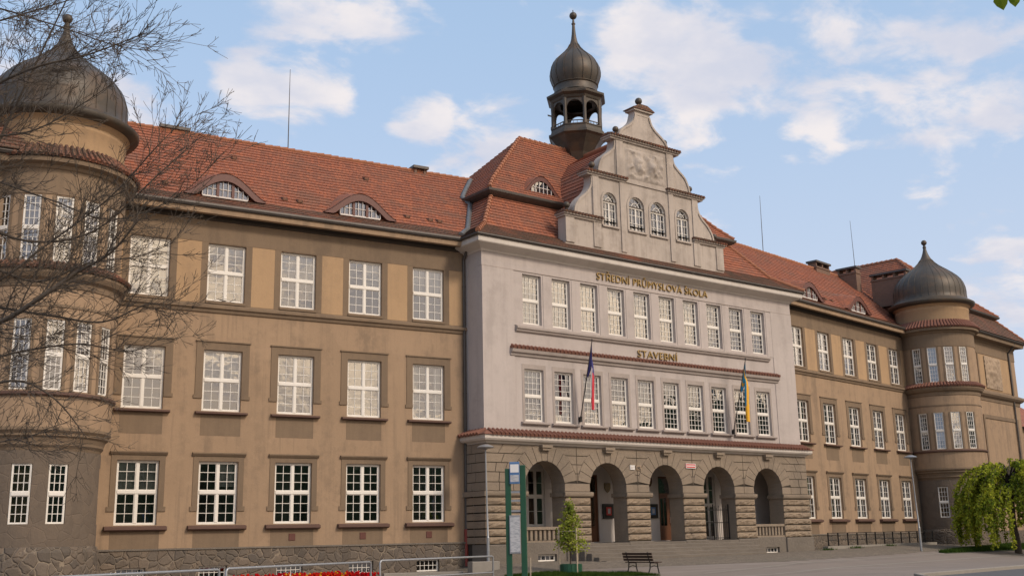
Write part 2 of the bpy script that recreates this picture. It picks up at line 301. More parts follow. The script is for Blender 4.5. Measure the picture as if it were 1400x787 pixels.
# ------------------------------------------------------------------ mesh helpers
class MB:
    def __init__(s): s.v = []; s.f = []; s.mi = []
    def add(s, vs, fs, mi=0):
        b = len(s.v); s.v += [tuple(p) for p in vs]; s.f += [tuple(b+i for i in f) for f in fs]; s.mi += [mi]*len(fs)
    def box(s, x0, x1, y0, y1, z0, z1, mi=0, mtx=None):
        vs = [Vector(p) for p in ((x0,y0,z0),(x1,y0,z0),(x1,y1,z0),(x0,y1,z0),(x0,y0,z1),(x1,y0,z1),(x1,y1,z1),(x0,y1,z1))]
        if mtx is not None: vs = [mtx @ p for p in vs]
        s.add(vs, [(0,3,2,1),(4,5,6,7),(0,1,5,4),(1,2,6,5),(2,3,7,6),(3,0,4,7)], mi)
    def bbox(s, x0, x1, y0, y1, z0, z1, b=.02, mi=0):
        """box whose front (-y) edges are chamfered"""
        vs = [(x0,y1,z0),(x1,y1,z0),(x1,y1,z1),(x0,y1,z1),(x0,y0+b,z0),(x1,y0+b,z0),(x1,y0+b,z1),(x0,y0+b,z1),(x0+b,y0,z0+b),(x1-b,y0,z0+b),(x1-b,y0,z1-b),(x0+b,y0,z1-b)]
        s.add(vs, [(0,1,2,3),(0,4,5,1),(1,5,6,2),(2,6,7,3),(3,7,4,0),(4,8,9,5),(5,9,10,6),(6,10,11,7),(7,11,8,4),(8,11,10,9)], mi)
    def prism(s, poly, y0, y1, mi=0):
        """polygon in x,z (counter-clockwise seen from -y) pushed from y0 (front) to y1 (back)"""
        n = len(poly)
        vs = [(x, y0, z) for x, z in poly] + [(x, y1, z) for x, z in poly]
        fs = [tuple(range(n)), tuple(range(2*n-1, n-1, -1))] + [(i, n+i, n+(i+1) % n, (i+1) % n) for i in range(n)]
        s.add(vs, fs, mi)
    def extr_x(s, prof, x0, x1, mi=0, caps=True):
        """closed profile in (y,z) swept along x"""
        n = len(prof)
        vs = [(x0, y, z) for y, z in prof] + [(x1, y, z) for y, z in prof]
        fs = [(i, (i+1) % n, n+(i+1) % n, n+i) for i in range(n)]
        if caps: fs += [tuple(range(n-1, -1, -1)), tuple(range(n, 2*n))]
        s.add(vs, fs, mi)
    def sweep(s, path, prof, mi=0, closed=False):
        """profile (out, z) swept along a plan path of (x,y); 'out' is to the right of the walking direction, mitred"""
        n = len(path); k = len(prof); P = [Vector(p) for p in path]; vs = []
        for i in range(n):
            a = P[i]-P[i-1] if (i or closed) else P[1]-P[0]
            b = P[(i+1) % n]-P[i] if (i < n-1 or closed) else P[i]-P[i-1]
            a = a.normalized(); b = b.normalized()
            na = Vector((a.y, -a.x)); nb = Vector((b.y, -b.x)); h = (na+nb); h = h/max(.25, h.dot(na))
            for o, z in prof: vs.append((P[i].x+h.x*o, P[i].y+h.y*o, z))
        fs = []
        for i in range(n if closed else n-1):
            j = (i+1) % n
            for q in range(k): fs.append((i*k+q, j*k+q, j*k+(q+1) % k, i*k+(q+1) % k))
        if not closed: fs += [tuple(range(k-1, -1, -1)), tuple((n-1)*k+q for q in range(k))]
        s.add(vs, fs, mi)
    def lathe(s, prof, cx=0, cy=0, seg=48, a0=0, a1=360, mi=0):
        full = abs(a1-a0) >= 359.9; n = seg if full else seg+1; k = len(prof); vs = []
        for i in range(n):
            a = R_(a0+(a1-a0)*i/seg)
            for r, z in prof: vs.append((cx+r*math.sin(a), cy-r*math.cos(a), z))
        fs = []
        for i in range(seg):
            j = (i+1) % n
            for q in range(k-1): fs.append((i*k+q, j*k+q, j*k+q+1, i*k+q+1))
        s.add(vs, fs, mi)
    def tube(s, pts, rad, seg=6, mi=0, cap=True):
        P = [Vector(p) for p in pts]; n = len(P)
        rs = rad if isinstance(rad, (list, tuple)) else [rad]*n
        vs = []; prev = None
        for i in range(n):
            d = (P[min(i+1, n-1)]-P[max(i-1, 0)])
            if d.length < 1e-7: d = Vector((0, 0, 1))
            d.normalize()
            a = prev if prev is not None else (Vector((1, 0, 0)) if abs(d.x) < .8 else Vector((0, 1, 0)))
            u = (a-d*a.dot(d)); u.normalize(); w = d.cross(u); prev = u
            for q in range(seg):
                t = 2*math.pi*q/seg; vs.append(P[i]+(u*math.cos(t)+w*math.sin(t))*rs[i])
        fs = [(i*seg+q, i*seg+(q+1) % seg, (i+1)*seg+(q+1) % seg, (i+1)*seg+q) for i in range(n-1) for q in range(seg)]
        if cap and seg > 2: fs += [tuple(range(seg-1, -1, -1)), tuple((n-1)*seg+q for q in range(seg))]
        s.add(vs, fs, mi)
    def ball(s, c, r, seg=12, mi=0, sz=1.0):
        k = seg//2+1
        s.lathe([(max(.0005, r*math.sin(math.pi*i/(k-1))), c[2]-r*sz*math.cos(math.pi*i/(k-1))) for i in range(k)], c[0], c[1], seg, mi=mi)
    def mesh(s, name, mats, smooth=None):
        me = D.meshes.new(name); me.from_pydata(s.v, [], s.f); me.update()
        for mt in mats: me.materials.append(M[mt])
        if len(mats) > 1: me.polygons.foreach_set('material_index', s.mi)
        auto_uv(me)
        if smooth:
            me.polygons.foreach_set('use_smooth', [True]*len(me.polygons))
            try: me.set_sharp_from_angle(angle=R_(smooth))
            except Exception: pass
        return me
def auto_uv(me):
    if not me.polygons: return
    uv = me.uv_layers.new(name='UVMap').data; Z = Vector((0, 0, 1))
    for p in me.polygons:
        n = p.normal
        if abs(n.z) > .985: h, v = Vector((1, 0, 0)), Vector((0, 1, 0))
        else:
            h = Z.cross(n).normalized(); v = n.cross(h)
        for li in p.loop_indices:
            c = me.vertices[me.loops[li].vertex_index].co
            uv[li].uv = (c.dot(h), c.dot(v))
def tile_rows(mb, A, Bq, Cq, Dq, step=.30, mi=0, nx=1, lift=.038):
    """roof quad A,B (eave) C,D (ridge) laid with overlapping tile courses"""
    A, Bq, Cq, Dq = Vector(A), Vector(Bq), Vector(Cq), Vector(Dq)
    N = (Bq-A).cross(Dq-A)
    if N.length < 1e-8: N = (Bq-A).cross(Cq-A)
    N.normalize()
    if N.z < 0: N = -N
    n = max(1, round(((Dq-A).length+(Cq-Bq).length)/2/step))
    for j in range(n):
        t0, t1 = j/n, (j+1)/n
        for k in range(nx):
            u0, u1 = k/nx, (k+1)/nx
            P = lambda u, t: (A+(Bq-A)*u)*(1-t)+(Dq+(Cq-Dq)*u)*t
            jit = lambda u: lift*(1+.25*noise.noise(((A.x+u*9)*1.7, j*1.3, A.y)))
            a, b = P(u0, t0), P(u1, t0); c, d = P(u1, t1), P(u0, t1)
            mb.add([a+N*jit(u0), b+N*jit(u1), c+N*.002, d+N*.002], [(0, 1, 2, 3)], mi)
            mb.add([a-N*.01, b-N*.01, b+N*jit(u1), a+N*jit(u0)], [(0, 1, 2, 3)], mi)
def fix_normals(me):
    bm = bmesh.new(); bm.from_mesh(me); bmesh.ops.recalc_face_normals(bm, faces=bm.faces); bm.to_mesh(me); bm.free()
def link(name, me, parent=None, mtx=None):
    o = D.objects.new(name, me); COL.objects.link(o)
    if parent is not None: o.parent = parent
    if mtx is not None: o.matrix_local = mtx
    return o
def tag(o, label=None, cat=None, group=None, kind=None):
    if label: o['label'] = label
    if cat: o['category'] = cat
    if group: o['group'] = group
    if kind: o['kind'] = kind
    return o
def empty(name, loc, rz=0):
    o = D.objects.new(name, None); COL.objects.link(o); o.location = loc; o.rotation_euler = (0, 0, rz); o.empty_display_size = .3
    return o
def frame(x, y, deg): return Matrix.Translation((x, y, 0)) @ Matrix.Rotation(R_(deg), 4, 'Z')
FL = frame(0, 0, 0); FS = frame(-9.897, 0, 6.875); FR = frame(0, 2.232, 15.234)

def smooth01(a, b, x):
    t = min(1, max(0, (x-a)/(b-a))); return t*t*(3-2*t)
def interp(x, xs, ys):
    if x <= xs[0]: return ys[0]
    for i in range(1, len(xs)):
        if x <= xs[i]: return ys[i-1]+(ys[i]-ys[i-1])*(x-xs[i-1])/(xs[i]-xs[i-1])
    return ys[-1]
_nS = (math.sin(R_(6.875)), -math.cos(R_(6.875))); _nR = (math.sin(R_(15.234)), -math.cos(R_(15.234)))
def front_dist(x, y): return max(-y, (x+9.897)*_nS[0]+y*_nS[1]-.4, x*_nR[0]+(y-2.232)*_nR[1])
def ground_z(x, y):
    zb = interp(x, [-23.5, -20.5, 2, 8, 30], [-.88, -.38, -.30, -.18, -.35])
    return zb+(-.95-zb)*smooth01(1.5, 11, front_dist(x, y))

# ------------------------------------------------------------------ ground, paving, road
def ground_sheet(name, xs, ys, mt, dz, inside=None):
    mb = MB(); nx, ny = len(xs), len(ys)
    vs = [(x, y, ground_z(x, y)+dz) for y in ys for x in xs]
    fs = []
    for j in range(ny-1):
        for i in range(nx-1):
            cx, cy = (xs[i]+xs[i+1])/2, (ys[j]+ys[j+1])/2
            if inside is None or inside(cx, cy): fs.append((j*nx+i, j*nx+i+1, (j+1)*nx+i+1, (j+1)*nx+i))
    mb.add(vs, fs); o = link(name, mb.mesh(name, [mt], 60)); o['kind'] = 'structure'; return o
def rng(a, b, st): n = int(round((b-a)/st)); return [a+(b-a)*i/n for i in range(n+1)]
gx = [-900, -400, -200, -120]+rng(-90, 70, 1.0)+[90, 130, 220, 400, 900]
gy = [-900, -400, -200, -120]+rng(-80, 60, 1.0)+[80, 130, 220, 400, 900]
ground_sheet('ground', gx, gy, 'asphalt', 0)
fx, fy = rng(-46, 60, .4), rng(-12, 30, .4)
ground_sheet('cobbled_pavement', fx, fy, 'cobble', .006, lambda x, y: -6 < front_dist(x, y) < 5.6 and x > -24)
# road beyond the kerb at the lower right: its line is (-10.6,-16.2) -> (2.5,-13.0)
kd = Vector((13.1, 3.2)).normalized(); kn = Vector((kd.y, -kd.x)); k0 = Vector((-10.6, -16.3))
mb = MB(); mb.sweep([tuple(k0-kd*2.2+kn*1.1), tuple(k0-kd*.6), tuple(k0+kd*60)], [(0, -1.2), (0, -.83), (-.02, -.81), (-.16, -.81), (-.18, -.83), (-.18, -1.2)])
tag(link('kerb', mb.mesh('kerb', ['concrete'])), kind='structure')
mb = MB(); p = [k0-kd*1.0+kn*.05, k0+kd*60+kn*.05, k0+kd*60+kn*7, k0-kd*1.0+kn*7]
mb.add([(q.x, q.y, -.944) for q in p], [(0, 3, 2, 1)])
tag(link('road', mb.mesh('road', ['asphalt_dark'])), kind='structure')
# flush bands of pale setts in the forecourt
for dd, wd_ in ((6.4, .16), (8.4, .22)):
    mb = MB(); prev = None
    for i in range(81):
        x = -14.5+i*.6; q = []
        for d in (dd+wd_, dd):
            y = 2.232+math.tan(R_(15.234))*x-d/math.cos(R_(15.234)); q.append((x, y, ground_z(x, y)+.009))
        if prev: mb.add([prev[0], q[0], q[1], prev[1]], [(0, 1, 2, 3)])
        prev = q
    tag(link('paving_band', mb.mesh('paving_band', ['concrete'])), kind='structure')
# ------------------------------------------------------------------ the school building
B = empty('school_building', FS @ Vector((0, 5.4, -.4)), R_(6.875))
tag(B, 'long three storey ochre school with grey centre block, onion domes and red tiled roofs', 'building')
BI = (Matrix.Translation(FS @ Vector((0, 5.4, -.4))) @ Matrix.Rotation(R_(6.875), 4, 'Z')).inverted()
def part(name, mb, mats, F, smooth=None, parent=None, label=None, fix=False):
    me = mb.mesh(name, mats if isinstance(mats, list) else [mats], smooth)
    if fix: fix_normals(me)
    o = link(name, me, parent if parent is not None else B, BI @ F if parent is None else None)
    if label: o['label'] = label
    return o

def holed(mb, u0, u1, z0, z1, holes, fn, depth, du=99, mi=0, mir=None):
    """wall face over u,z with rectangular holes and their reveals; fn(u, d, z) -> point, d = depth behind the face"""
    us = {u0, u1}; zs = {z0, z1}
    for h in holes: us |= {h[0], h[1]}; zs |= {h[2], h[3]}
    us = sorted(us); ex = []
    for a, b in zip(us, us[1:]):
        k = max(1, math.ceil((b-a)/du)); ex += [a+(b-a)*i/k for i in range(k)]
    us = ex+[us[-1]]; zs = sorted(zs)
    inh = lambda u, z: any(h[0] < u < h[1] and h[2] < z < h[3] for h in holes)
    for i in range(len(us)-1):
        for j in range(len(zs)-1):
            if not inh((us[i]+us[i+1])/2, (zs[j]+zs[j+1])/2):
                mb.add([fn(us[i], 0, zs[j]), fn(us[i+1], 0, zs[j]), fn(us[i+1], 0, zs[j+1]), fn(us[i], 0, zs[j+1])], [(0, 1, 2, 3)], mi)
    for a, b, c, d in holes:
        q = [u for u in us if a-1e-6 <= u <= b+1e-6]; rm = mi if mir is None else mir
        mb.add([fn(a, 0, c), fn(a, 0, d), fn(a, depth, d), fn(a, depth, c)], [(0, 1, 2, 3)], rm)
        mb.add([fn(b, 0, c), fn(b, depth, c), fn(b, depth, d), fn(b, 0, d)], [(0, 1, 2, 3)], rm)
        for e, f_ in zip(q, q[1:]):
            mb.add([fn(e, 0, c), fn(e, depth, c), fn(f_, depth, c), fn(f_, 0, c)], [(0, 1, 2, 3)], rm)
            mb.add([fn(e, 0, d), fn(f_, 0, d), fn(f_, depth, d), fn(e, depth, d)], [(0, 1, 2, 3)], rm)
def flat(y): return lambda u, d, z: (u, y+d, z)

# --- windows: frame mesh, pane mesh (glass + dim room behind), optional curtains; meshes shared
def window_frame(w, h, nx, ny, mull, trans):
    mb = MB(); t = .075 if (w > .8 and h > .8) else .04; y0, y1 = -.035, .04
    mb.bbox(-w/2, -w/2+t, y0, y1, 0, h, .008); mb.bbox(w/2-t, w/2, y0, y1, 0, h, .008)
    mb.bbox(-w/2+t, w/2-t, y0, y1, 0, t, .008); mb.bbox(-w/2+t, w/2-t, y0, y1, h-t, h, .008)
    if trans: mb.bbox(-w/2+t, w/2-t, y0-.025, y1, h*trans-.07, h*trans+.07, .012)
    zs = [(t, h*trans-.07), (h*trans+.07, h-t)] if trans else [(t, h-t)]
    xs = [(-w/2+t, -.055), (.055, w/2-t)] if mull else [(-w/2+t, w/2-t)]
    for a, b in zs:
        if mull: mb.bbox(-.055, .055, y0-.012, y1, a, b, .008)
        for c, d in xs:
            e = .026
            mb.box(c, c+e, y0+.012, y1-.02, a, b); mb.box(d-e, d, y0+.012, y1-.02, a, b)
            mb.box(c+e, d-e, y0+.012, y1-.02, a, a+e); mb.box(c+e, d-e, y0+.012, y1-.02, b-e, b)
            for i in range(1, nx): x = c+(d-c)*i/nx; mb.box(x-.011, x+.011, y0+.02, y1-.025, a+e, b-e)
            for j in range(1, ny): z = a+(b-a)*j/ny; mb.box(c+e, d-e, y0+.024, y1-.028, z-.011, z+.011)
    return mb.mesh('window_frame', ['white'])
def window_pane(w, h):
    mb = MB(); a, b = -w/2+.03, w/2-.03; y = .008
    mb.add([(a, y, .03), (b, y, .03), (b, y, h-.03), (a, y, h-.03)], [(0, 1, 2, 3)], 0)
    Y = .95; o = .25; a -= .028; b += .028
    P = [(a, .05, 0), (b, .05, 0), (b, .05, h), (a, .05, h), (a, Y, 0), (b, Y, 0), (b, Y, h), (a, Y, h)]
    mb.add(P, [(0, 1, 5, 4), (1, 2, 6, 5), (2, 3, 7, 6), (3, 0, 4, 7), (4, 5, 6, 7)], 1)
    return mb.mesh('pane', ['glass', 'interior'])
def curtain_mesh(w, h, kind):
    mb = MB(); y = .13
    def sheet(x0, x1, z0, z1, amp):
        n = max(4, int((x1-x0)/.05)); vs = []
        for i in range(n+1):
            x = x0+(x1-x0)*i/n; yy = y+amp*math.sin(i*1.9)+amp*.5*math.sin(i*.7)
            vs += [(x, yy, z0), (x, yy, z1)]
        mb.add(vs, [(2*i, 2*i+2, 2*i+3, 2*i+1) for i in range(n)])
    e = w/2-.05
    if kind == 'full': sheet(-e, e, .05, h-.05, .012)
    elif kind == 'half': sheet(-e, e, h*.5, h-.05, .004)
    elif kind == 'low': sheet(-e, e, .05, h*.45, .012)
    elif kind == 'right': sheet(.02, e, h*.6, h-.05, .004)
    elif kind == 'sides': sheet(-e, -e*.45, .05, h-.05, .025); sheet(e*.5, e, .05, h-.05, .025)
    return mb.mesh('curtain', ['curtain'])
_wc = {}
_sc = {}
def sub(o, name, key, mt, fn):
    """sub-part of a window, mesh shared between equal windows"""
    if key not in _sc:
        mb = MB(); fn(mb); _sc[key] = mb.mesh(name, [mt])
    return link(name, _sc[key], o)
def window(F, x, y, z, w, h, nx, ny, mull, trans, cur=None, rot=0, name='window'):
    key = (round(w, 3), round(h, 3), nx, ny, mull, trans)
    if key not in _wc: _wc[key] = (window_frame(w, h, nx, ny, mull, trans), window_pane(w, h), {})
    fr, pn, cs = _wc[key]
    o = link(name, fr, B, BI @ F @ Matrix.Translation((x, y, z)) @ Matrix.Rotation(R_(rot), 4, 'Z'))
    link('pane', pn, o)
    if cur:
        if cur not in cs: cs[cur] = curtain_mesh(w, h, cur)
        link('curtain', cs[cur], o)
    return o

ROWS = (('g', 1.477, 3.947), ('m', 5.956, 8.45), ('t', 10.487, 12.934))
CUR = {'g': ['half', 'right', None, None, None], 'm': [None, 'half', None, None, 'sides'], 't': ['full', None, 'half', 'right', 'half']}

def wing(F, cols, x0, x1, w, cur, mir, vents, basement):
    """cols: left edges of the window columns; x0..x1 wall extent"""
    yw = -.18; zp = .58
    holes = [(c, c+w, a, b) for c in cols for _, a, b in ROWS]
    mb = MB(); holed(mb, x0, x1, zp, 14.0, holes, flat(yw), .17)
    part('wall', mb, 'ochre', F)
    mb = MB(); mb.box(x0, x1, 10.6, 10.9, -1.2, 14.0); part('back_wall', mb, 'ochre', F)
    # plinth of fieldstone with basement windows
    mb = MB(); bh = [(c+w/2-.65, c+w/2+.45, -.62, -.10) for c in cols] if basement else []
    holed(mb, x0, x1, -1.3, zp-.05, bh, flat(-.30), .25); part('plinth', mb, 'field', F)
    mb = MB(); mb.box(x0, x1, -.34, -.16, zp-.05, zp+.015); part('plinth_cap', mb, 'granite', F)
    for a, b, c, d in bh: window(F, (a+b)/2, -.12, c, b-a, d-c, 5, 2, False, 0, name='basement_window')
    # frieze, string course, cornice
    mb = MB()
    mb.extr_x([(yw+.01, 12.97), (yw-.025, 12.97), (yw-.025, 13.86), (yw+.01, 13.86)], x0, x1)
    part('frieze', mb, 'ochre_dark', F); mb = MB()
    mb.extr_x([(yw+.01, 9.98), (yw-.06, 10.0), (yw-.10, 10.12), (yw-.17, 10.16), (yw-.17, 10.27), (yw+.01, 10.37)], x0, x1)
    part('string_course', mb, 'ochre_dark', F)
    edges = [x0]+[v for c in cols for v in (c-.27, c+w+.27)]+[x1]
    for a, b in zip(edges[::2], edges[1::2]):
        mb = MB(); mb.box(a+.001, b-.001, yw-.012, yw+.01, 10.372, 12.968); part('pier_panel', mb, 'ochre_light', F)
    mb = MB(); mb.extr_x([(yw-.44, 14.03), (yw-.60, 14.05), (yw-.62, 14.26), (yw+.3, 14.265), (yw+.3, 14.24), (yw-.44, 14.24)], x0, x1)
    part('cornice', mb, 'ochre', F)
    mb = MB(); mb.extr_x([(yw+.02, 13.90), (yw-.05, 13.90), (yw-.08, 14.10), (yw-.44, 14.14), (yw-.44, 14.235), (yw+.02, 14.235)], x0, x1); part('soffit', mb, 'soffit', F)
    mb = MB(); mb.extr_x([(-.70, 14.26), (-.88, 14.28), (-.93, 14.36), (-.92, 14.44), (-.86, 14.44), (-.66, 14.40)], x0, x1); part('gutter', mb, 'gutter', F)
    # windows with their surround, sill and apron (local: origin at the foot of the window, wall face at y = -.15)
    yl = yw+.03; h = w/2
    def surround_m(mb):
        H = 8.45-5.956
        for sg in (-1, 1):
            a, b = sorted((sg*h, sg*(h+.30))); mb.box(a, b, yl-.03, yl+.01, .64, H+.32)
            a, b = sorted((sg*h, sg*(h+.36))); mb.box(a, b, yl-.045, yl+.01, .50, .64)
        mb.box(-h, h, yl-.03, yl+.01, H, H+.32); mb.box(-h-.34, h+.34, yl-.075, yl+.01, H+.32, H+.37)
    def surround_g(mb):
        H = 3.947-1.477
        for sg in (-1, 1):
            a, b = sorted((sg*h, sg*(h+.22))); mb.box(a, b, yl-.028, yl+.01, .70, H+.20)
            a, b = sorted((sg*h, sg*(h+.30))); mb.box(a, b, yl-.042, yl+.01, .52, .70)
        mb.box(-h, h, yl-.028, yl+.01, H, H+.20); mb.extr_x([(yl+.01, H+.20), (yl-.06, H+.20), (yl-.13, H+.29), (yl-.13, H+.33), (yl+.01, H+.35)], -h-.28, h+.28)
    def surround_t(mb):
        H = 12.934-10.487
        for sg in (-1, 1): a, b = sorted((sg*h, sg*(h+.27))); mb.box(a, b, yl-.018, yl+.01, -.12, H+.04)
        mb.box(-h, h, yl-.018, yl+.01, H, H+.04)
    for k, c in enumerate(cols):
        for nm, za, zb in ROWS:
            o = window(F, c+h, -.03, za, w, zb-za, 2, 3, True, .51, cur[nm][k])
            sub(o, 'window_surround', ('sr', nm, w), 'ochre_dark', {'m': surround_m, 'g': surround_g, 't': surround_t}[nm])
            if nm == 'm':
                sub(o, 'window_sill', ('si', nm, w), 'sill', lambda mb: mb.extr_x([(yl+.1, -.15), (yl-.10, -.15), (yl-.20, -.12), (yl-.20, -.055), (yl+.12, -.002)], -h-.26, h+.26))
                sub(o, 'apron_panel', ('ap', nm, w), 'ochre_dark', lambda mb: mb.box(-h-.02, h+.02, yl-.006, yl+.01, 4.97-5.956, -.15))
            elif nm == 'g':
                sub(o, 'window_sill', ('si', nm, w), 'sill', lambda mb: mb.extr_x([(yl+.1, -.22), (yl-.12, -.22), (yl-.22, -.17), (yl-.22, -.07), (yl+.12, -.002)], -h-.36, h+.36))
                sub(o, 'apron_panel', ('ap', nm, w), 'ochre_dark', lambda mb: mb.box(-h-.12, h+.12, yl-.006, yl+.01, zp+.01-1.477, -.22))
                if k in vents: sub(o, 'vent_cover', ('vc', w), 'redwood', lambda mb: mb.bbox(-.14, .14, yl-.03, yl, .80-1.477, 1.08-1.477, .015))
            else:
                sub(o, 'window_sill', ('si', nm, w), 'ochre_dark', lambda mb: mb.box(-h-.03, h+.03, yl-.07, yl+.1, 10.375-10.487, -.002))

WL = 1.593; CL = [-23.757-3.12*i for i in range(4, -1, -1)]
wing(FL, CL, -38.4, -20.6, WL, CUR, False, {2, 3, 4}, True)
CR = [2.59+3.268*i for i in range(5)]
CR = [19.07-3.268*k+0-3.268 for k in (4, 3, 2, 1, 0)]
WRR = 1.50
CURR = {'g': ['full', None, 'low', None, None], 'm': [None]*5, 't': [None, 'low', None, None, None]}
wing(FR, CR, .9, 19.0, WRR, CURR, True, set(), False)

# --- roofs
def roof_prof(F, x0, x1, name='roof'):
    """wing roof: mossy eave strip, main front slope and back slope"""
    mb = MB(); P = [(-.86, 14.43), (.3, 15.08), (5.0, 19.55), (9.7, 15.08), (11.4, 14.3)]
    nseg = 24
    for i in range(nseg):
        a, b = x0+(x1-x0)*i/nseg, x0+(x1-x0)*(i+1)/nseg
        for k in range(4):
            (ya, za), (yb, zb) = P[k], P[k+1]
            sag = lambda x: -.025*math.sin(x*.9+k)-.012*math.sin(x*2.3)
            tile_rows(mb, (a, ya, za+sag(a)*(k > 0)), (b, ya, za+sag(b)*(k > 0)), (b, yb, zb+sag(b)*(k < 1)), (a, yb, zb+sag(a)*(k < 1)), .30, 1 if k == 0 else 0)
    o = part(name, mb, ['tile', 'tile_moss'], F)
    rb = MB(); rr = random.Random(4)
    x = x0
    while x < x1:
        z = 19.56+rr.uniform(-.012, .012); rb.tube([(x, 5.0, z), (x+.40, 5.0, z+.02)], [.10, .13], 8); x += .38
    part('ridge_tiles', rb, 'ridge', F, parent=o)
    return o
def zmain(y): return 15.08+.951*(y-.3)
def eyebrow(F, cx, half=1.75, H=1.02, y0=.22, z0=15.1, roof=None, nm='eyebrow_dormer'):
    hh = lambda x: H*(max(0, .5+.5*math.cos(math.pi*min(1, abs(x)/half))))**.72
    n = 28; mb = MB(); xs = [-half+2*half*i/n for i in range(n+1)]
    rows = []
    for x in xs:
        h = hh(x); zt = z0+h
        yb = (zt-.30*y0-15.08+.951*.3)/(.951-.30) if True else 0
        zb = zmain(yb); yb = max(yb, y0)
        rows.append([(cx+x, y0-.14+(yb-y0+.14)*t, zt+.045+(max(zb, zt)-zt)*t) for t in (0, .33, .66, 1.0)])
    for i in range(n):
        for k in range(3): mb.add([rows[i][k], rows[i+1][k], rows[i+1][k+1], rows[i][k+1]], [(0, 1, 2, 3)], 0)
    # red-brown timber arch below the tiles, shadow board behind, glazing
    for i in range(n):
        a, b = xs[i], xs[i+1]; ha, hb = hh(a), hh(b); th = .27
        la, lb = max(0, ha-th), max(0, hb-th)
        mb.add([(cx+a, y0-.12, z0+la-.02), (cx+b, y0-.12, z0+lb-.02), (cx+b, y0-.12, z0+hb+.02), (cx+a, y0-.12, z0+ha+.02)], [(0, 1, 2, 3)], 1)
        mb.add([(cx+a, y0-.12, z0+la-.02), (cx+a, y0+.10, z0+la-.02), (cx+b, y0+.10, z0+lb-.02), (cx+b, y0-.12, z0+lb-.02)], [(0, 1, 2, 3)], 1)
    o = part(nm, mb, ['tile', 'redwood'], F)
    wb = MB(); gb = MB()
    half_g = half*.56
    g_n = 24
    for i in range(g_n):
        a = -half_g+2*half_g*i/g_n; b = a+2*half_g/g_n
        ta, tb = z0+hh(a)-.24, z0+hh(b)-.24
        gb.add([(cx+a, y0+.05, z0+.02), (cx+b, y0+.05, z0+.02), (cx+b, y0+.05, tb), (cx+a, y0+.05, ta)], [(0, 1, 2, 3)], 0)
        gb.add([(cx+a, y0+.5, z0-.1), (cx+b, y0+.5, z0-.1), (cx+b, y0+.5, tb+.1), (cx+a, y0+.5, ta+.1)], [(0, 1, 2, 3)], 1)
    k = 9
    for i in range(k+1):
        x = -half_g+2*half_g*i/k; big = i in (3, 6)
        t = .06 if big else .014
        wb.box(cx+x-t, cx+x+t, y0-.02, y0+.07, z0+.02, z0+hh(x)-.22, 1 if big else 0)
    wb.box(cx-half_g*.99, cx+half_g*.99, y0-.015, y0+.06, z0-.02, z0+.05)
    for z in (.36,):
        hw = half_g*.72; wb.box(cx-hw, cx+hw, y0+.0, y0+.055, z0+z-.015, z0+z+.015)
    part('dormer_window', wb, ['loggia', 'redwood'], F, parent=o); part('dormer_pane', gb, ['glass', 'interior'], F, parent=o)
    return o
roL = roof_prof(FL, -38.8, -12.5)
roR = roof_prof(FR, -2.0, 21.5)
eyebrow(FL, -32.4); eyebrow(FL, -26.2); eyebrow(FR, 6.2); eyebrow(FR, 12.7)

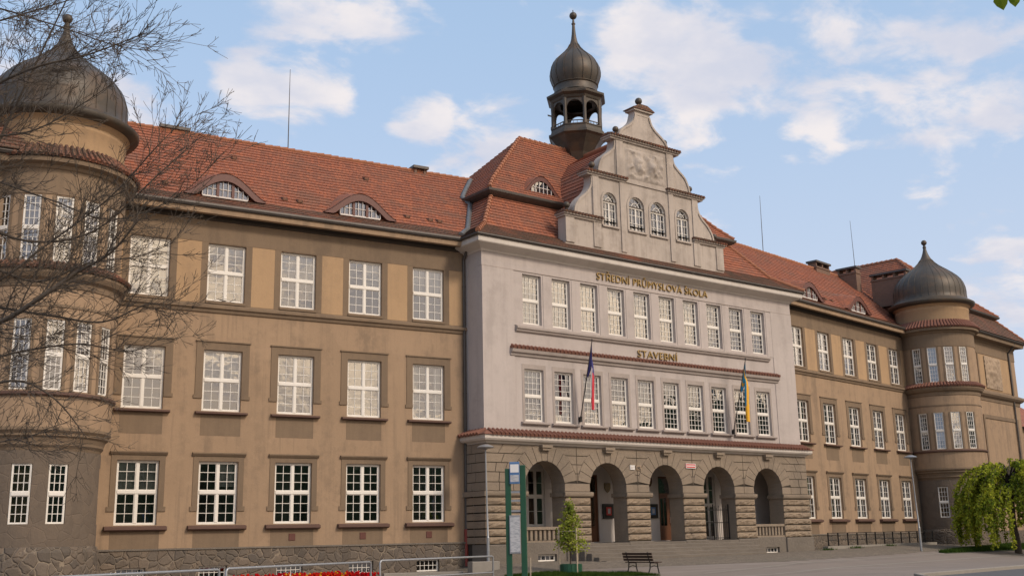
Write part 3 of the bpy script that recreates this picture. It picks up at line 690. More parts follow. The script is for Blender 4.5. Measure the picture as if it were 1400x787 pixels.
# --- centre block (risalit)
def centre():
    F = FS; W = 11.1; yw = -.2
    UX = [(i-4.5)*1.812 for i in range(10)]; uw = 1.14; uz = (10.532, 12.944); dz = (5.961, 8.396)
    mb = MB()
    holed(mb, -W, W, 4.9, 13.75, [(x-uw/2, x+uw/2, *uz) for x in UX]+[(x-uw/2, x+uw/2, *dz) for x in UX], flat(yw), .19)
    mb.add([(-W, yw, 4.9), (-W, yw, 13.75), (-W, 11.2, 13.75), (-W, 11.2, -1)], [(0, 1, 2, 3)]); mb.add([(W, yw, 4.9), (W, 11.2, -1), (W, 11.2, 13.75), (W, yw, 13.75)], [(0, 1, 2, 3)])
    part('wall', mb, 'grey', F); mb = MB(); mb.box(-W, W, 11.0, 11.2, -1, 13.75); part('back_wall', mb, 'grey', F)
    for s in (-1, 1):     # corner strips, proud
        a, b = sorted((s*9.28, s*(W-.0))); mb = MB(); mb.box(a, b, yw-.03, yw+.005, 5.4, 13.04); part('corner_strip', mb, 'grey', F)
    for a, b in zip([-9.28]+[x+uw/2+.10 for x in UX], [x-uw/2-.10 for x in UX]+[9.28]):
        mb = MB(); mb.box(a, b, yw-.02, yw+.005, 10.42, 13.0); part('pier_panel', mb, 'grey', F)
    mb = MB()
    mb.box(-W-.004, W+.004, yw-.034, yw+.3, 13.042, 13.075); part('string_course', mb, 'grey_dark', F); mb = MB()
    mb.extr_x([(yw+.01, 10.10), (yw-.10, 10.14), (yw-.13, 10.22), (yw-.19, 10.26), (yw-.19, 10.36), (yw+.01, 10.44)], -9.2, 8.85)
    part('window_ledge', mb, 'grey_dark', F); mb = MB()
    mb.extr_x([(yw+.01, 8.93), (yw-.08, 8.97), (yw-.10, 9.08), (yw-.20, 9.12), (yw-.24, 9.26), (yw+.01, 9.28)], -9.55, 9.5)
    part('string_course', mb, 'grey_dark', F)
    cu = ['full', 'full', 'full', 'half', 'full', None, 'half', None, None, 'sides']
    cd_ = ['half', 'low', 'half', None, 'half', None, None, None, None, None]
    for i, x in enumerate(UX):
        window(F, x, 0, uz[0], uw, uz[1]-uz[0], 4, 4, False, .485, cu[i]); o = window(F, x, -.045, dz[0], uw, dz[1]-dz[0], 4, 4, False, .485, cd_[i])
        yl = yw+.045; z_ = dz[0]
        def sr(mb):
            mb.box(-uw/2-.14, uw/2+.14, yl-.016, yl+.01, 8.40-z_, 8.62-z_)
            for sg in (-1, 1): a, b = sorted((sg*uw/2, sg*(uw/2+.14))); mb.box(a, b, yl-.016, yl+.01, 0, 8.40-z_)
        sub(o, 'window_surround', 'srD', 'grey_dark', sr)
        sub(o, 'window_sill', 'siD', 'grey_dark', lambda mb: mb.extr_x([(yl+.12, 5.80-z_), (yl-.12, 5.80-z_), (yl-.16, 5.84-z_), (yl-.16, 5.90-z_), (yl+.14, -.003)], -uw/2-.24, uw/2+.24))
    # tile skirts: rows of barrel tiles on a small slope
    def skirt(path, y_out, zlo, zhi, nm, wall=.05):
        mb = MB(); mb.sweep(path, [(-wall, zlo), (y_out, zlo-.005), (y_out, zlo+.03), (-wall, zhi)], 0)
        P = [Vector(p) for p in path]
        for a, b in zip(P, P[1:]):
            d = (b-a); L = d.length; d.normalize(); n = Vector((d.y, -d.x)); k = int(L/.235)
            for i in range(k):
                c = a+d*((i+.5)*L/k)
                mb.tube([(c.x+n.x*(y_out+.05), c.y+n.y*(y_out+.05), zlo+.035), (c.x-n.x*.02, c.y-n.y*.02, zhi+.03)], [.082, .068], 7)
        part(nm, mb, 'tile_band', F)
    skirt([(-9.55, yw), (9.53, yw)], .22, 9.29, 9.44, 'tile_skirt')
    skirt([(-W, 6), (-W, -.42), (W, -.42), (W, 6)], .40, 5.22, 5.47, 'tile_skirt')
    mb = MB(); mb.sweep([(-W, 6), (-W, -.42), (W, -.42), (W, 6)], [(-.3, 4.86), (.05, 4.86), (.10, 4.93), (.27, 4.98), (.33, 5.06), (.33, 5.215), (-.3, 5.22)]); part('cornice', mb, 'cornice_white', F)
    mb = MB(); mb.sweep([(-W, 11), (-W, yw), (W, yw), (W, 11)], [(-.2, 13.74), (.03, 13.74), (.09, 13.82), (.30, 13.92), (.52, 14.02), (.55, 14.06), (.55, 14.28), (-.2, 14.3)]); part('cornice', mb, 'cornice_white', F)
    mb = MB(); mb.sweep([(-W, 11), (-W, yw), (W, yw), (W, 11)], [(.48, 14.285), (.62, 14.285), (.68, 14.34), (.67, 14.40), (.62, 14.41), (.48, 14.39)]); part('gutter', mb, 'gutter', F)
    # lettering in gilt
    for txt, xc, zb, wid, h in (('STŘEDNÍ PRŮMYSLOVÁ ŠKOLA', .02, 13.27, 8.05, .37), ('STAVEBNÍ', .03, 9.56, 2.86, .37)):
        cu_ = D.curves.new('t', 'FONT'); cu_.body = txt; cu_.size = 1; cu_.extrude = .06; cu_.offset = -.006; cu_.space_character = 1.06
        ob = D.objects.new('t', cu_); COL.objects.link(ob)
        bpy.context.view_layer.update()
        me = D.meshes.new_from_object(ob.evaluated_get(bpy.context.evaluated_depsgraph_get()))
        D.objects.remove(ob)
        xs = [v.co.x for v in me.vertices]; w0 = max(xs)-min(xs); mn = min(xs); sx = wid/w0; sy = h/.72
        for v in me.vertices: v.co = Vector(((v.co.x-mn)*sx-wid/2+xc, yw-.045-v.co.z*.6, zb+v.co.y*sy))
        me.materials.clear(); me.materials.append(M['gold']); fix_normals(me)
        link('lettering', me, B, BI @ F)
    # ---- ground floor arcade
    yf = -.42; zc = 2.98; rad = 1.18; AX = [3.9*k-.03 for k in (-2, -1, 0, 1, 2)]; Wb = 11.18
    core = MB()
    # wall core with arches (joint colour), polygons per bay
    ed = [-Wb]+[(AX[i]+AX[i+1])/2 for i in range(4)]+[Wb]; NA = 20
    yb = .55
    for i, cx in enumerate(AX):
        a, b = ed[i], ed[i+1]; y = yf+.035
        core.add([(a, y, -.8), (cx-rad, y, -.8), (cx-rad, y, zc), (a, y, zc)], [(0, 1, 2, 3)]); core.add([(cx+rad, y, -.8), (b, y, -.8), (b, y, zc), (cx+rad, y, zc)], [(0, 1, 2, 3)])
        arc = [(cx-rad*math.cos(math.pi*k/NA), zc+rad*math.sin(math.pi*k/NA)) for k in range(NA+1)]
        top = [(a+(b-a)*k/NA, 4.9) for k in range(NA+1)]
        for k in range(NA): core.add([(arc[k][0], y, arc[k][1]), (arc[k+1][0], y, arc[k+1][1]), (top[k+1][0], y, top[k+1][1]), (top[k][0], y, top[k][1])], [(0, 1, 2, 3)])
        core.add([(a, y, zc), (cx-rad, y, zc), (a, y, 4.9)], [(0, 1, 2)]); core.add([(cx+rad, y, zc), (b, y, zc), (b, y, 4.9)], [(0, 1, 2)])
        # intrados
        full = [(cx-rad, .40)]+arc+[(cx+rad, .40)]
        for (xa, za), (xb, zb) in zip(full, full[1:]): core.add([(xa, y, za), (xb, y, zb), (xb, yb, zb), (xa, yb, za)], [(0, 3, 2, 1)], 1)
        core.add([(cx-rad, y, .4), (cx+rad, y, .4), (cx+rad, yb, .4), (cx-rad, yb, .4)], [(0, 1, 2, 3)], 1)
        # back of the pier wall
        core.add([(a, yb, .4), (cx-rad, yb, .4), (cx-rad, yb, zc), (a, yb, zc)], [(0, 3, 2, 1)], 1); core.add([(cx+rad, yb, .4), (b, yb, .4), (b, yb, zc), (cx+rad, yb, zc)], [(0, 3, 2, 1)], 1)
        for k in range(NA): core.add([(arc[k][0], yb, arc[k][1]), (arc[k+1][0], yb, arc[k+1][1]), (top[k+1][0], yb, top[k+1][1]), (top[k][0], yb, top[k][1])], [(0, 3, 2, 1)], 1)
    for s in (-1, 1):
        x = s*(Wb-.035); core.add([(x, yf+.035, -1), (x, 7, -1), (x, 7, 4.9), (x, yf+.035, 4.9)], [(0, 1, 2, 3)])
    part('arcade_core', core, ['joint', 'ashlar'], F)
    bl = MB(); rb = MB(); pl = MB(); im = MB(); rr = random.Random(2)
    j = .017
    CZ = [.47, .80, 1.14, 1.48, 1.82, 2.16, 2.52]
    piers = [(-Wb, AX[0]-rad)]+[(AX[i]+rad, AX[i+1]-rad) for i in range(4)]+[(AX[4]+rad, Wb)]
    def rough_block(mb, x0, x1, z0, z1, out):
        nx, nz = max(3, int((x1-x0)/.13)), 4; vs = []; bz = .05
        for q in range(nz+1):
            for p_ in range(nx+1):
                u, v = p_/nx, q/nz; e = min(u*(x1-x0), (1-u)*(x1-x0), v*(z1-z0), (1-v)*(z1-z0))
                o = out*min(1, (e/.08)) ** .6*(.55+.9*noise.noise((x0*3+u*(x1-x0)*5, z0*7+v*2.3, out*9)))
                vs.append((x0+u*(x1-x0), yf-.01-max(0, o), z0+v*(z1-z0)))
        fs = [(q*(nx+1)+p_, q*(nx+1)+p_+1, (q+1)*(nx+1)+p_+1, (q+1)*(nx+1)+p_) for q in range(nz) for p_ in range(nx)]
        mb.add(vs, fs); mb.box(x0, x1, yf-.01, yf+.036, z0, z1)
    for pa, pb in piers:
        rb = MB(); im = MB()
        for z0, z1 in zip(CZ, CZ[1:]): rough_block(rb, pa, pb, z0+j*1.6, z1-j*1.6, .085)
        xx0 = pa-.10 if pa > -Wb else pa-.06; xx1 = pb+.10 if pb < Wb else pb+.06
        im.extr_x([(yf+.02, 2.52), (yf-.07, 2.52), (yf-.13, 2.58), (yf-.15, 2.66), (yf-.15, 2.75), (yf+.02, 2.775)], xx0, xx1)
        if pa > -Wb: im.box(pa-.10, pa+.01, yf-.05, yb+.03, 2.56, 2.74)
        if pb < Wb: im.box(pb-.01, pb+.10, yf-.05, yb+.03, 2.56, 2.74)
        for s in ((-1,) if pa <= -Wb else (1,) if pb >= Wb else ()):   # side face blocks and imposts
            for z0, z1 in zip(CZ, CZ[1:]):
                a, b = sorted((s*(Wb-.03), s*(Wb+.05))); rb.box(a, b, yf-.02, 7, z0+j*1.6, z1-j*1.6)
            a, b = sorted((s*(Wb-.03), s*(Wb+.14))); im.box(a, b, yf-.10, 7, 2.54, 2.765)
        part('rusticated_pier', rb, 'rustic', F); part('impost_moulding', im, 'ashlar', F)
    for s in (-1, 1):
        zz = [2.775, 3.16, 3.6, 4.02, 4.43, 4.86]
        for q, (z0, z1) in enumerate(zip(zz, zz[1:])):
            y0 = yf+.005
            while y0 < 2.2:
                y1 = y0+(.75 if (q % 2 and y0 < 0) else 1.05); a, b = sorted((s*(Wb-.03), s*(Wb+.012))); bl.box(a, b, y0+j, y1-j, z0+j, z1-j); y0 = y1
    # upper ashlar courses, ends cut on the voussoir ring
    Ro = 1.93; ZZ = [2.775, 3.16, 3.6, 4.02, 4.43, 4.86]
    def ringx(z, r): d = r*r-(z-zc)**2; return math.sqrt(d) if d > 0 else 0
    for gi in range(6):
        la = AX[gi-1] if gi > 0 else None; rb_ = AX[gi] if gi < 5 else None
        for q, (z0, z1) in enumerate(zip(ZZ, ZZ[1:])):
            rr0 = Ro if q else rad+.0; 
            r_use = Ro if q >= 1 else rad
            L0 = (la+ringx(z0, r_use)) if la is not None else -Wb; L1 = (la+ringx(z1, r_use)) if la is not None else -Wb
            R0 = (rb_-ringx(z0, r_use)) if rb_ is not None else Wb; R1 = (rb_-ringx(z1, r_use)) if rb_ is not None else Wb
            wd_ = min(R0, R1)-max(L0, L1); 
            if q == 0: cuts = [] if gi in (1, 2, 3, 4) and gi % 2 else [.5]
            else: cuts = [.5] if wd_ < 1.4 else ([.33, .67] if q % 2 else [.5])
            if gi in (0, 5): cuts = [.5] if q % 2 else [.34, .7]
            cc = [0]+cuts+[1]
            for c0, c1 in zip(cc, cc[1:]):
                pts = [(L0+(R0-L0)*c0+j, z0+j), (L0+(R0-L0)*c1-j, z0+j), (L1+(R1-L1)*c1-j, z1-j), (L1+(R1-L1)*c0+j, z1-j)]
                bl.prism(pts, yf-rr.uniform(.0, .012), yf+.036)
    NV = 11
    for cx in AX:
        a_lo = math.asin((3.16-zc)/rad)
        for k in range(NV):
            t0 = a_lo+(math.pi-2*a_lo)*k/NV; t1 = a_lo+(math.pi-2*a_lo)*(k+1)/NV; g = .011
            ro = Ro if k not in (5,) else 1.97
            def pt(r, t):
                z = zc+r*math.sin(t); x = cx+r*math.cos(t)
                return (x, min(z, 4.86))
            pts = [pt(rad, t1-g), pt(rad, t0+g), pt(ro-.012, t0+g*.6), pt(ro-.012, (t0+t1)/2), pt(ro-.012, t1-g*.6)]
            bl.prism([pts[1], pts[2], pts[3], pts[4], pts[0]], yf-.018, yf+.036)
        # keystone console
        im = MB(); im.prism([(cx-.22, 4.62), (cx+.22, 4.62), (cx+.28, 4.86), (cx-.28, 4.86)], yf-.20, yf); im.box(cx-.30, cx+.30, yf-.27, yf, 4.74, 4.862); part('keystone', im, 'ashlar', F)
    part('ashlar_facing', bl, 'ashlar', F)
    # granite base of the piers and parapet bays 1 and 5
    for pa, pb in piers:
        a = pa-.05; b = pb+.05; pl = MB(); pl.bbox(a, b, yf-.14, yb+.05, -.9, .455, .03); part('granite_base', pl, 'granite', F)
    for k in (0, 4):
        cx = AX[k]; pl = MB(); pl.box(cx-rad+.04, cx+rad-.04, yf-.05, yf+.5, -.02, .50); pl.box(cx-rad+.04, cx+rad-.04, yf-.05, yf+.5, -.9, -.34)
        pl.box(cx-rad+.04, cx-.55, yf-.05, yf+.5, -.34, -.02); pl.box(cx+.55, cx+rad-.04, yf-.05, yf+.5, -.34, -.02); part('parapet', pl, 'granite', F)
    for k in (0, 4):
        cx = AX[k]
        window(F, cx, yf+.12, -.335, 1.1, .31, 4, 1, False, 0, name='basement_window')
        bs = MB(); bs.box(cx-rad, cx+rad, yf+.02, yf+.30, 1.06, 1.19); bs.box(cx-rad, cx+rad, yf+.04, yf+.28, .50, .58)
        for i in range(9):
            x = cx-rad+.14+i*(2*rad-.28)/8; bs.bbox(x-.075, x+.075, yf+.08, yf+.24, .58, 1.06, .02)
        part('balustrade', bs, 'ashlar', F)
    # steps between bays 2 and 4
    st = MB()
    for i in range(5): st.bbox(-6.45+.22*(4-i)*.5, 5.75-.25*(4-i)*.5, yf-.18-.36*(5-i), yf-.10, -1.0, .29-.165*(4-i), .02)
    st.box(-6.2, 5.5, yf-.115, yf+.5, -1.0, .415)
    part('entrance_steps', st, 'granite', F)
    # loggia behind the arches
    lg = MB(); y0 = 2.0
    dA = (-3.95, -2.42, .45, 3.75); dB = (1.82, 3.35, .45, 3.75); wA = (-6.95, -5.9, 1.25, 3.95); wB = (5.2, 6.2, .5, 3.9)
    holed(lg, -10.8, 10.8, .42, 4.8, [dA, dB, wA, wB], flat(y0), .25)
    lg.add([(-10.8, yb, .42), (10.8, yb, .42), (10.8, y0, .42), (-10.8, y0, .42)], [(0, 1, 2, 3)], 1); lg.add([(-10.8, yb, 4.78), (10.8, yb, 4.78), (10.8, y0, 4.78), (-10.8, y0, 4.78)], [(0, 3, 2, 1)], 0)
    for s in (-1, 1): lg.add([(s*10.75, yb, .42), (s*10.75, y0, .42), (s*10.75, y0, 4.78), (s*10.75, yb, 4.78)], [(0, 1, 2, 3)], 0)
    part('loggia_wall', lg, ['loggia', 'granite'], F)
    for d in (dA, dB):
        db = MB(); a, b, z0, z1 = d; y = y0+.12; mid = (a+b)/2
        db.box(a, a+.09, y-.05, y+.06, z0, z1); db.box(b-.09, b, y-.05, y+.06, z0, z1); db.box(a+.09, b-.09, y-.05, y+.06, z1-.09, z1); db.box(a+.09, b-.09, y-.05, y+.06, 2.75, 2.87)
        for q in (0, 1):
            p0 = a+.09 if q == 0 else mid; p1 = mid if q == 0 else b-.09
            db.box(p0, p0+.11, y-.02, y+.04, z0, 2.75); db.box(p1-.11, p1, y-.02, y+.04, z0, 2.75); db.box(p0+.11, p1-.11, y-.02, y+.04, z0, z0+.75); db.box(p0+.11, p1-.11, y-.02, y+.04, 2.62, 2.75)
            db.bbox(p0+.16, p1-.16, y-.045, y, z0+.12, z0+.65, .02)
            db.box((p0+p1)/2-.02, (p0+p1)/2+.02, y-.015, y+.03, z0+.75, 2.62)
        o = part('entrance_door', db, 'door', F)
        gb = MB(); gb.box(a+.1, b-.1, y, y+.012, z0+.76, 2.62); gb.box(a+.1, b-.1, y, y+.012, 2.88, z1-.1); gb.box(a, b, y+.3, y+.34, z0, z1, 1); part('door_pane', gb, ['glass', 'interior'], F, parent=o)
        hb = MB(); hb.tube([(mid+.06, y-.03, 1.35), (mid+.06, y-.09, 1.35), (mid+.06, y-.09, 1.65), (mid+.06, y-.03, 1.65)], .014); part('door_handle', hb, 'steel', F, parent=o)
    for d in (wA, wB): window(F, (d[0]+d[1])/2, y0+.1, d[2], d[1]-d[0], d[3]-d[2], 1, 2, True, .52)
    # iron gate in bay 4, railing inside bay 1
    gt = MB(); cx = AX[3]
    for i in range(17):
        x = cx-rad+.04+i*(2*rad-.08)/16; gt.tube([(x, .1, .42), (x, .1, 2.05+.12*(i % 2))], .013, 5)
    for z in (.52, 1.3, 1.95): gt.box(cx-rad, cx+rad, .085, .115, z-.02, z+.02)
    for x in (cx-rad+.02, cx, cx+rad-.02): gt.box(x-.025, x+.025, .075, .125, .42, 2.25)
    part('iron_gate', gt, 'iron', F)
    # ---- centre roof
    H = [(.66, 14.40, -.68-.0), ]
    def ring(ins, z):   # eaves rectangle inset by 'ins' from the outer eave
        e = W+.66-ins; return [(-e, yw-.66+ins), (e, yw-.66+ins), (e, 11.0+.66-ins), (-e, 11.0+.66-ins)], z
    def loft(mb, A, za, Bq, zb, mi=0, ns=20):
        for i in range(4):
            a0, a1, b0, b1 = A[i], A[(i+1) % 4], Bq[i], Bq[(i+1) % 4]
            tile_rows(mb, (*a0, za), (*a1, za), (*b1, zb), (*b0, zb), .30, mi, 8)
    mb = MB(); A0 = ring(0, 0)[0]; A1 = ring(1.35, 0)[0]; A2 = ring(3.05, 0)[0]; A3 = ring(2.72, 0)[0]; A4 = ring(3.45, 0)[0]
    loft(mb, A0, 14.41, A1, 15.28, 1); loft(mb, A1, 15.28, A2, 17.5, 0); 
    ym = 5.4; rx = 4.35; zt = 22.45
    RG = [(-rx, ym), (rx, ym), (rx, ym), (-rx, ym)]
    loft(mb, A3, 17.74, A4, 18.5, 0); loft(mb, A4, 18.5, RG, zt, 0)
    ro = part('roof', mb, ['tile', 'tile_moss'], F)
    mb = MB(); mb.sweep([A2[3], A2[0], A2[1], A2[2]], [(-.1, 17.40), (.12, 17.42), (.30, 17.52), (.42, 17.62), (.44, 17.74), (.34, 17.78), (-.1, 17.76)], 0, True); part('eave_board', mb, 'gutter', F, parent=ro)
    rb2 = MB()
    for (p0, z0), (p1, z1) in (((A0[0], 14.45), (A1[0], 15.32)), ((A1[0], 15.32), (A2[0], 17.5)), ((A3[0], 17.78), (A4[0], 18.54)), ((A4[0], 18.54), (RG[0], zt)), ((A0[1], 14.45), (A1[1], 15.32)), ((A1[1], 15.32), (A2[1], 17.5)), ((A3[1], 17.78), (A4[1], 18.54)), ((A4[1], 18.54), (RG[1], zt)), ((RG[0], zt), (RG[1], zt))):
        a = Vector((*p0, z0)); b = Vector((*p1, z1)); n = max(1, int((b-a).length/.36))
        for i in range(n):
            q0 = a+(b-a)*i/n; q1 = a+(b-a)*(i+1.08)/n; rb2.tube([q0+Vector((0, 0, .03)), q1+Vector((0, 0, .0))], [.125, .095], 8)
    part('ridge_tiles', rb2, 'ridge', F, parent=ro)
    # eyebrow in the upper roof, left of the gable
    eb = MB(); cx = -7.05; half = 1.25; Hh = .85; y0 = 2.45; z0 = 18.12
    hh = lambda x: Hh*(max(0, .5+.5*math.cos(math.pi*min(1, abs(x)/half))))**.9
    return ro
ro_c = centre()

def small_eyebrow():
    cx, half, H, y0, z0 = -5.35, 1.2, .95, 2.35, 18.15
    hh = lambda x: H*(max(0, .5+.5*math.cos(math.pi*min(1, abs(x)/half))))**.62
    zr = lambda y: 18.5+(y-2.59)*(22.45-18.5)/(5.4-2.59)
    n = 24; xs = [-half+2*half*i/n for i in range(n+1)]; mb = MB()
    for a, b in zip(xs, xs[1:]):
        q = []
        for x in (a, b):
            zt = z0+hh(x); s = (22.45-18.5)/(5.4-2.59); yb = max(y0+.05, 2.59+(zt+.1-18.5)/s+.05)
            q.append(((cx+x, y0-.12, zt+.03), (cx+x, yb+hh(x)*.2, zt+.05+hh(x)*.2), (cx+x, y0-.10, zt+.0), (cx+x, y0-.10, max(z0, zt-.24)), (cx+x, y0, z0-.4)))
        mb.add([q[0][0], q[1][0], q[1][1], q[0][1]], [(0, 1, 2, 3)], 0)
        mb.add([q[0][3], q[1][3], q[1][2], q[0][2]], [(0, 1, 2, 3)], 1)
    o = part('eyebrow_dormer', mb, ['tile', 'redwood'], FS)
    gb = MB(); wb = MB()
    hg = half*.55
    for i in range(16):
        a = -hg+2*hg*i/16; b = a+hg/8
        gb.add([(cx+a, y0-.02, z0), (cx+b, y0-.02, z0), (cx+b, y0-.02, z0+hh(b)-.2), (cx+a, y0-.02, z0+hh(a)-.2)], [(0, 1, 2, 3)], 0)
        gb.add([(cx+a, y0+.25, z0-.1), (cx+b, y0+.25, z0-.1), (cx+b, y0+.25, z0+hh(b)), (cx+a, y0+.25, z0+hh(a))], [(0, 1, 2, 3)], 1)
    for i in range(6):
        x = -hg+2*hg*i/5; wb.box(cx+x-.014, cx+x+.014, y0-.07, y0-.01, z0, z0+hh(x)-.18)
    wb.box(cx-hg, cx+hg, y0-.075, y0-.01, z0-.05, z0+.03); wb.box(cx-hg*.8, cx+hg*.8, y0-.065, y0-.012, z0+.33, z0+.36)
    part('dormer_window', wb, 'loggia', FS, parent=o); part('dormer_pane', gb, ['glass', 'interior'], FS, parent=o)
small_eyebrow()

# --- gable
def gable():
    F = FS; cx = -.1; y0, y1 = -.12, .42
    def spl(pts, n=8):
        out = []
        for i in range(len(pts)-1):
            p0 = pts[max(i-1, 0)]; p1 = pts[i]; p2 = pts[i+1]; p3 = pts[min(i+2, len(pts)-1)]
            for k in range(n):
                t = k/n; out.append(tuple(.5*((2*p1[c])+(-p0[c]+p2[c])*t+(2*p0[c]-5*p1[c]+4*p2[c]-p3[c])*t*t+(-p0[c]+3*p1[c]-3*p2[c]+p3[c])*t**3) for c in (0, 1)))
        return out+[pts[-1]]
    v1 = spl([(5.15, 16.6), (5.05, 17.0), (4.72, 17.45), (4.25, 17.85), (3.98, 18.3), (3.95, 18.85)])
    v2 = spl([(3.42, 19.05), (3.36, 19.45), (3.10, 19.95), (2.65, 20.3), (2.28, 20.65), (2.18, 21.2)])
    v3 = spl([(1.88, 21.4), (1.74, 21.68), (1.42, 21.98), (1.0, 22.25), (.70, 22.55), (.56, 22.95)])
    # front wall with arched openings: built in horizontal bands
    WX = [(-2.70, .48), (-.80, .56), (.78, .56), (2.66, .48)]; zs, zb = 17.58, 16.26
    mb = MB(); holes = [(cx+x-w, cx+x+w, zb, zs) for x, w in WX]
    holed(mb, cx-5.78, cx+5.78, 14.7, 16.5, [(a, b, zb, 16.5) for a, b, _, _ in holes], flat(y0), .2)
    def band(half_fn, za, zb_, n=1):
        for i in range(n):
            a, b = za+(zb_-za)*i/n, za+(zb_-za)*(i+1)/n
            ha, hb = half_fn(a), half_fn(b); mb.add([(cx-ha, y0, a), (cx+ha, y0, a), (cx+hb, y0, b), (cx-hb, y0, b)], [(0, 1, 2, 3)])
    # central field with windows
    fieldw = 3.9
    holed(mb, cx-fieldw, cx+fieldw, 16.5, zs, [(a, b, 16.5, zs) for a, b, _, _ in holes], flat(y0), .2)
    xsq = [cx-fieldw]
    NA = 12
    for x, w in WX:     # band above the springing with arch cut-outs
        c = cx+x; arc = [(c-w*math.cos(math.pi*k/NA), zs+w*math.sin(math.pi*k/NA)) for k in range(NA+1)]
        for k in range(NA):
            mb.add([(arc[k][0], y0, arc[k][1]), (arc[k+1][0], y0, arc[k+1][1]), (arc[k+1][0], y0, 18.2), (arc[k][0], y0, 18.2)], [(0, 1, 2, 3)])
            mb.add([(arc[k][0], y0, arc[k][1]), (arc[k][0], y0+.2, arc[k][1]), (arc[k+1][0], y0+.2, arc[k+1][1]), (arc[k+1][0], y0, arc[k+1][1])], [(0, 1, 2, 3)])
    eds = [cx-fieldw]+[v for x, w in WX for v in (cx+x-w, cx+x+w)]+[cx+fieldw]
    for a, b in zip(eds[::2], eds[1::2]): mb.add([(a, y0, zs), (b, y0, zs), (b, y0, 18.2), (a, y0, 18.2)], [(0, 1, 2, 3)])
    mb.add([(cx-fieldw, y0, 18.2), (cx+fieldw, y0, 18.2), (cx+fieldw, y0, 19.0), (cx-fieldw, y0, 19.0)], [(0, 1, 2, 3)])
    def side(curve, inner):     # volute wing, both sides
        for s in (-1, 1):
            for (xa, za), (xb, zb_) in zip(curve, curve[1:]):
                q = [(cx+s*inner, y0+.04, za), (cx+s*xa, y0+.04, za), (cx+s*xb, y0+.04, zb_), (cx+s*inner, y0+.04, zb_)]
                mb.add(q if s > 0 else q[::-1], [(0, 1, 2, 3)])
                e = [(cx+s*xa, y0+.04, za), (cx+s*xa, y1, za), (cx+s*xb, y1, zb_), (cx+s*xb, y0+.04, zb_)]; mb.add(e if s > 0 else e[::-1], [(0, 1, 2, 3)])
                q2 = [(cx+s*inner, y1, za), (cx+s*xa, y1, za), (cx+s*xb, y1, zb_), (cx+s*inner, y1, zb_)]; mb.add(q2[::-1] if s > 0 else q2, [(0, 1, 2, 3)])
                # raised rim along the curve
                d = Vector((xb-xa, zb_-za)); L = d.length or 1; nx, nz = d.y/L*.11, -d.x/L*.11
                r = [(cx+s*(xa-nx), y0-.02, za-nz), (cx+s*xa, y0-.02, za), (cx+s*xb, y0-.02, zb_), (cx+s*(xb-nx), y0-.02, zb_-nz)]; mb.add(r if s > 0 else r[::-1], [(0, 1, 2, 3)])
    side(v1, fieldw-.1); side(v2, 2.1); side(v3, 0.0)
    mb.box(cx-2.18, cx+2.18, y0, y1, 19.0, 21.3)
    mb.box(cx-5.78, cx+5.78, y1-.02, y1, 14.7, 16.5); mb.box(cx-3.95, cx+3.95, y1-.02, y1, 16.5, 19.0)
    for s in (-1, 1):
        mb.add([(cx+s*5.78, y0, 14.7), (cx+s*5.78, y1, 14.7), (cx+s*5.78, y1, 16.5), (cx+s*5.78, y0, 16.5)], [(0, 1, 2, 3) if s > 0 else (3, 2, 1, 0)])
        mb.add([(cx+s*3.9, y0, 16.5), (cx+s*3.9, y1, 16.5), (cx+s*3.9, y1, 19), (cx+s*3.9, y0, 19)], [(0, 1, 2, 3) if s > 0 else (3, 2, 1, 0)])
        # pilasters
        for a, b, z0_, z1_ in ((3.45, 3.88, 16.62, 18.9), (1.62, 1.98, 15.0, 18.9), (1.62, 2.12, 19.1, 21.2), (3.4, 3.9, 15.0, 16.35), (5.2, 5.77, 15.0, 16.35)):
            p, q = sorted((cx+s*a, cx+s*b)); mb.box(p, q, y0-.06, y0+.005, z0_, z1_)
    # copings
    def cop(x0, x1, z):
        mb.box(x0+.06, x1-.06, y0-.10, y1+.02, z-.14, z-.05); mb.box(x0, x1, y0-.18, y1+.04, z-.05, z+.03)
    gm = part('gable_wall', mb, 'gable', F)
    def coping(x0, x1, z):
        cb = MB(); tb = MB()
        cb.box(x0+.07, x1-.07, y0-.10, y1+.03, z-.17, z-.07); cb.box(x0, x1, y0-.19, y1+.06, z-.07, z)
        k = int((x1-x0)/.2)
        tb.extr_x([(y0-.24, z), (y0-.24, z+.03), (y0+.15, z+.15), (y1+.08, z+.03), (y1+.08, z)], x0-.03, x1+.03)
        for i in range(k): x = x0+(i+.5)*(x1-x0)/k; tb.tube([(x, y0-.27, z+.03), (x, y0+.14, z+.16)], [.07, .06], 6)
        part('coping', cb, 'gable', F, parent=gm); part('coping_tiles', tb, 'tile_moss', F, parent=gm)
    coping(cx-5.95, cx-3.35, 16.48); coping(cx+3.35, cx+5.95, 16.48)
    coping(cx-4.35, cx-1.50, 18.96); coping(cx+1.50, cx+4.35, 18.96); cb = MB(); cb.box(cx-1.5, cx+1.5, y0-.06, y0+.02, 18.84, 18.95); part('coping', cb, 'gable', F, parent=gm); cb = MB()
    coping(cx-2.62, cx+2.62, 21.28)
    cb.box(cx-.56, cx+.56, y0+.02, y1-.02, 22.9, 23.12); cb.box(cx-.70, cx+.70, y0-.10, y1+.08, 23.12, 23.22)
    part('pedestal', cb, 'gable', F, parent=gm); cb = MB(); cb.prism([(cx-.80, 23.22), (cx+.80, 23.22), (cx+.78, 23.27), (cx+.26, 23.5), (cx-.26, 23.5), (cx-.78, 23.27)], y0-.16, y1+.14); part('coping_tiles', cb, 'tile_moss', F, parent=gm); cb = MB()
    fb = MB()
    cb.box(cx-.13, cx+.13, .02, .28, 23.5, 23.62)
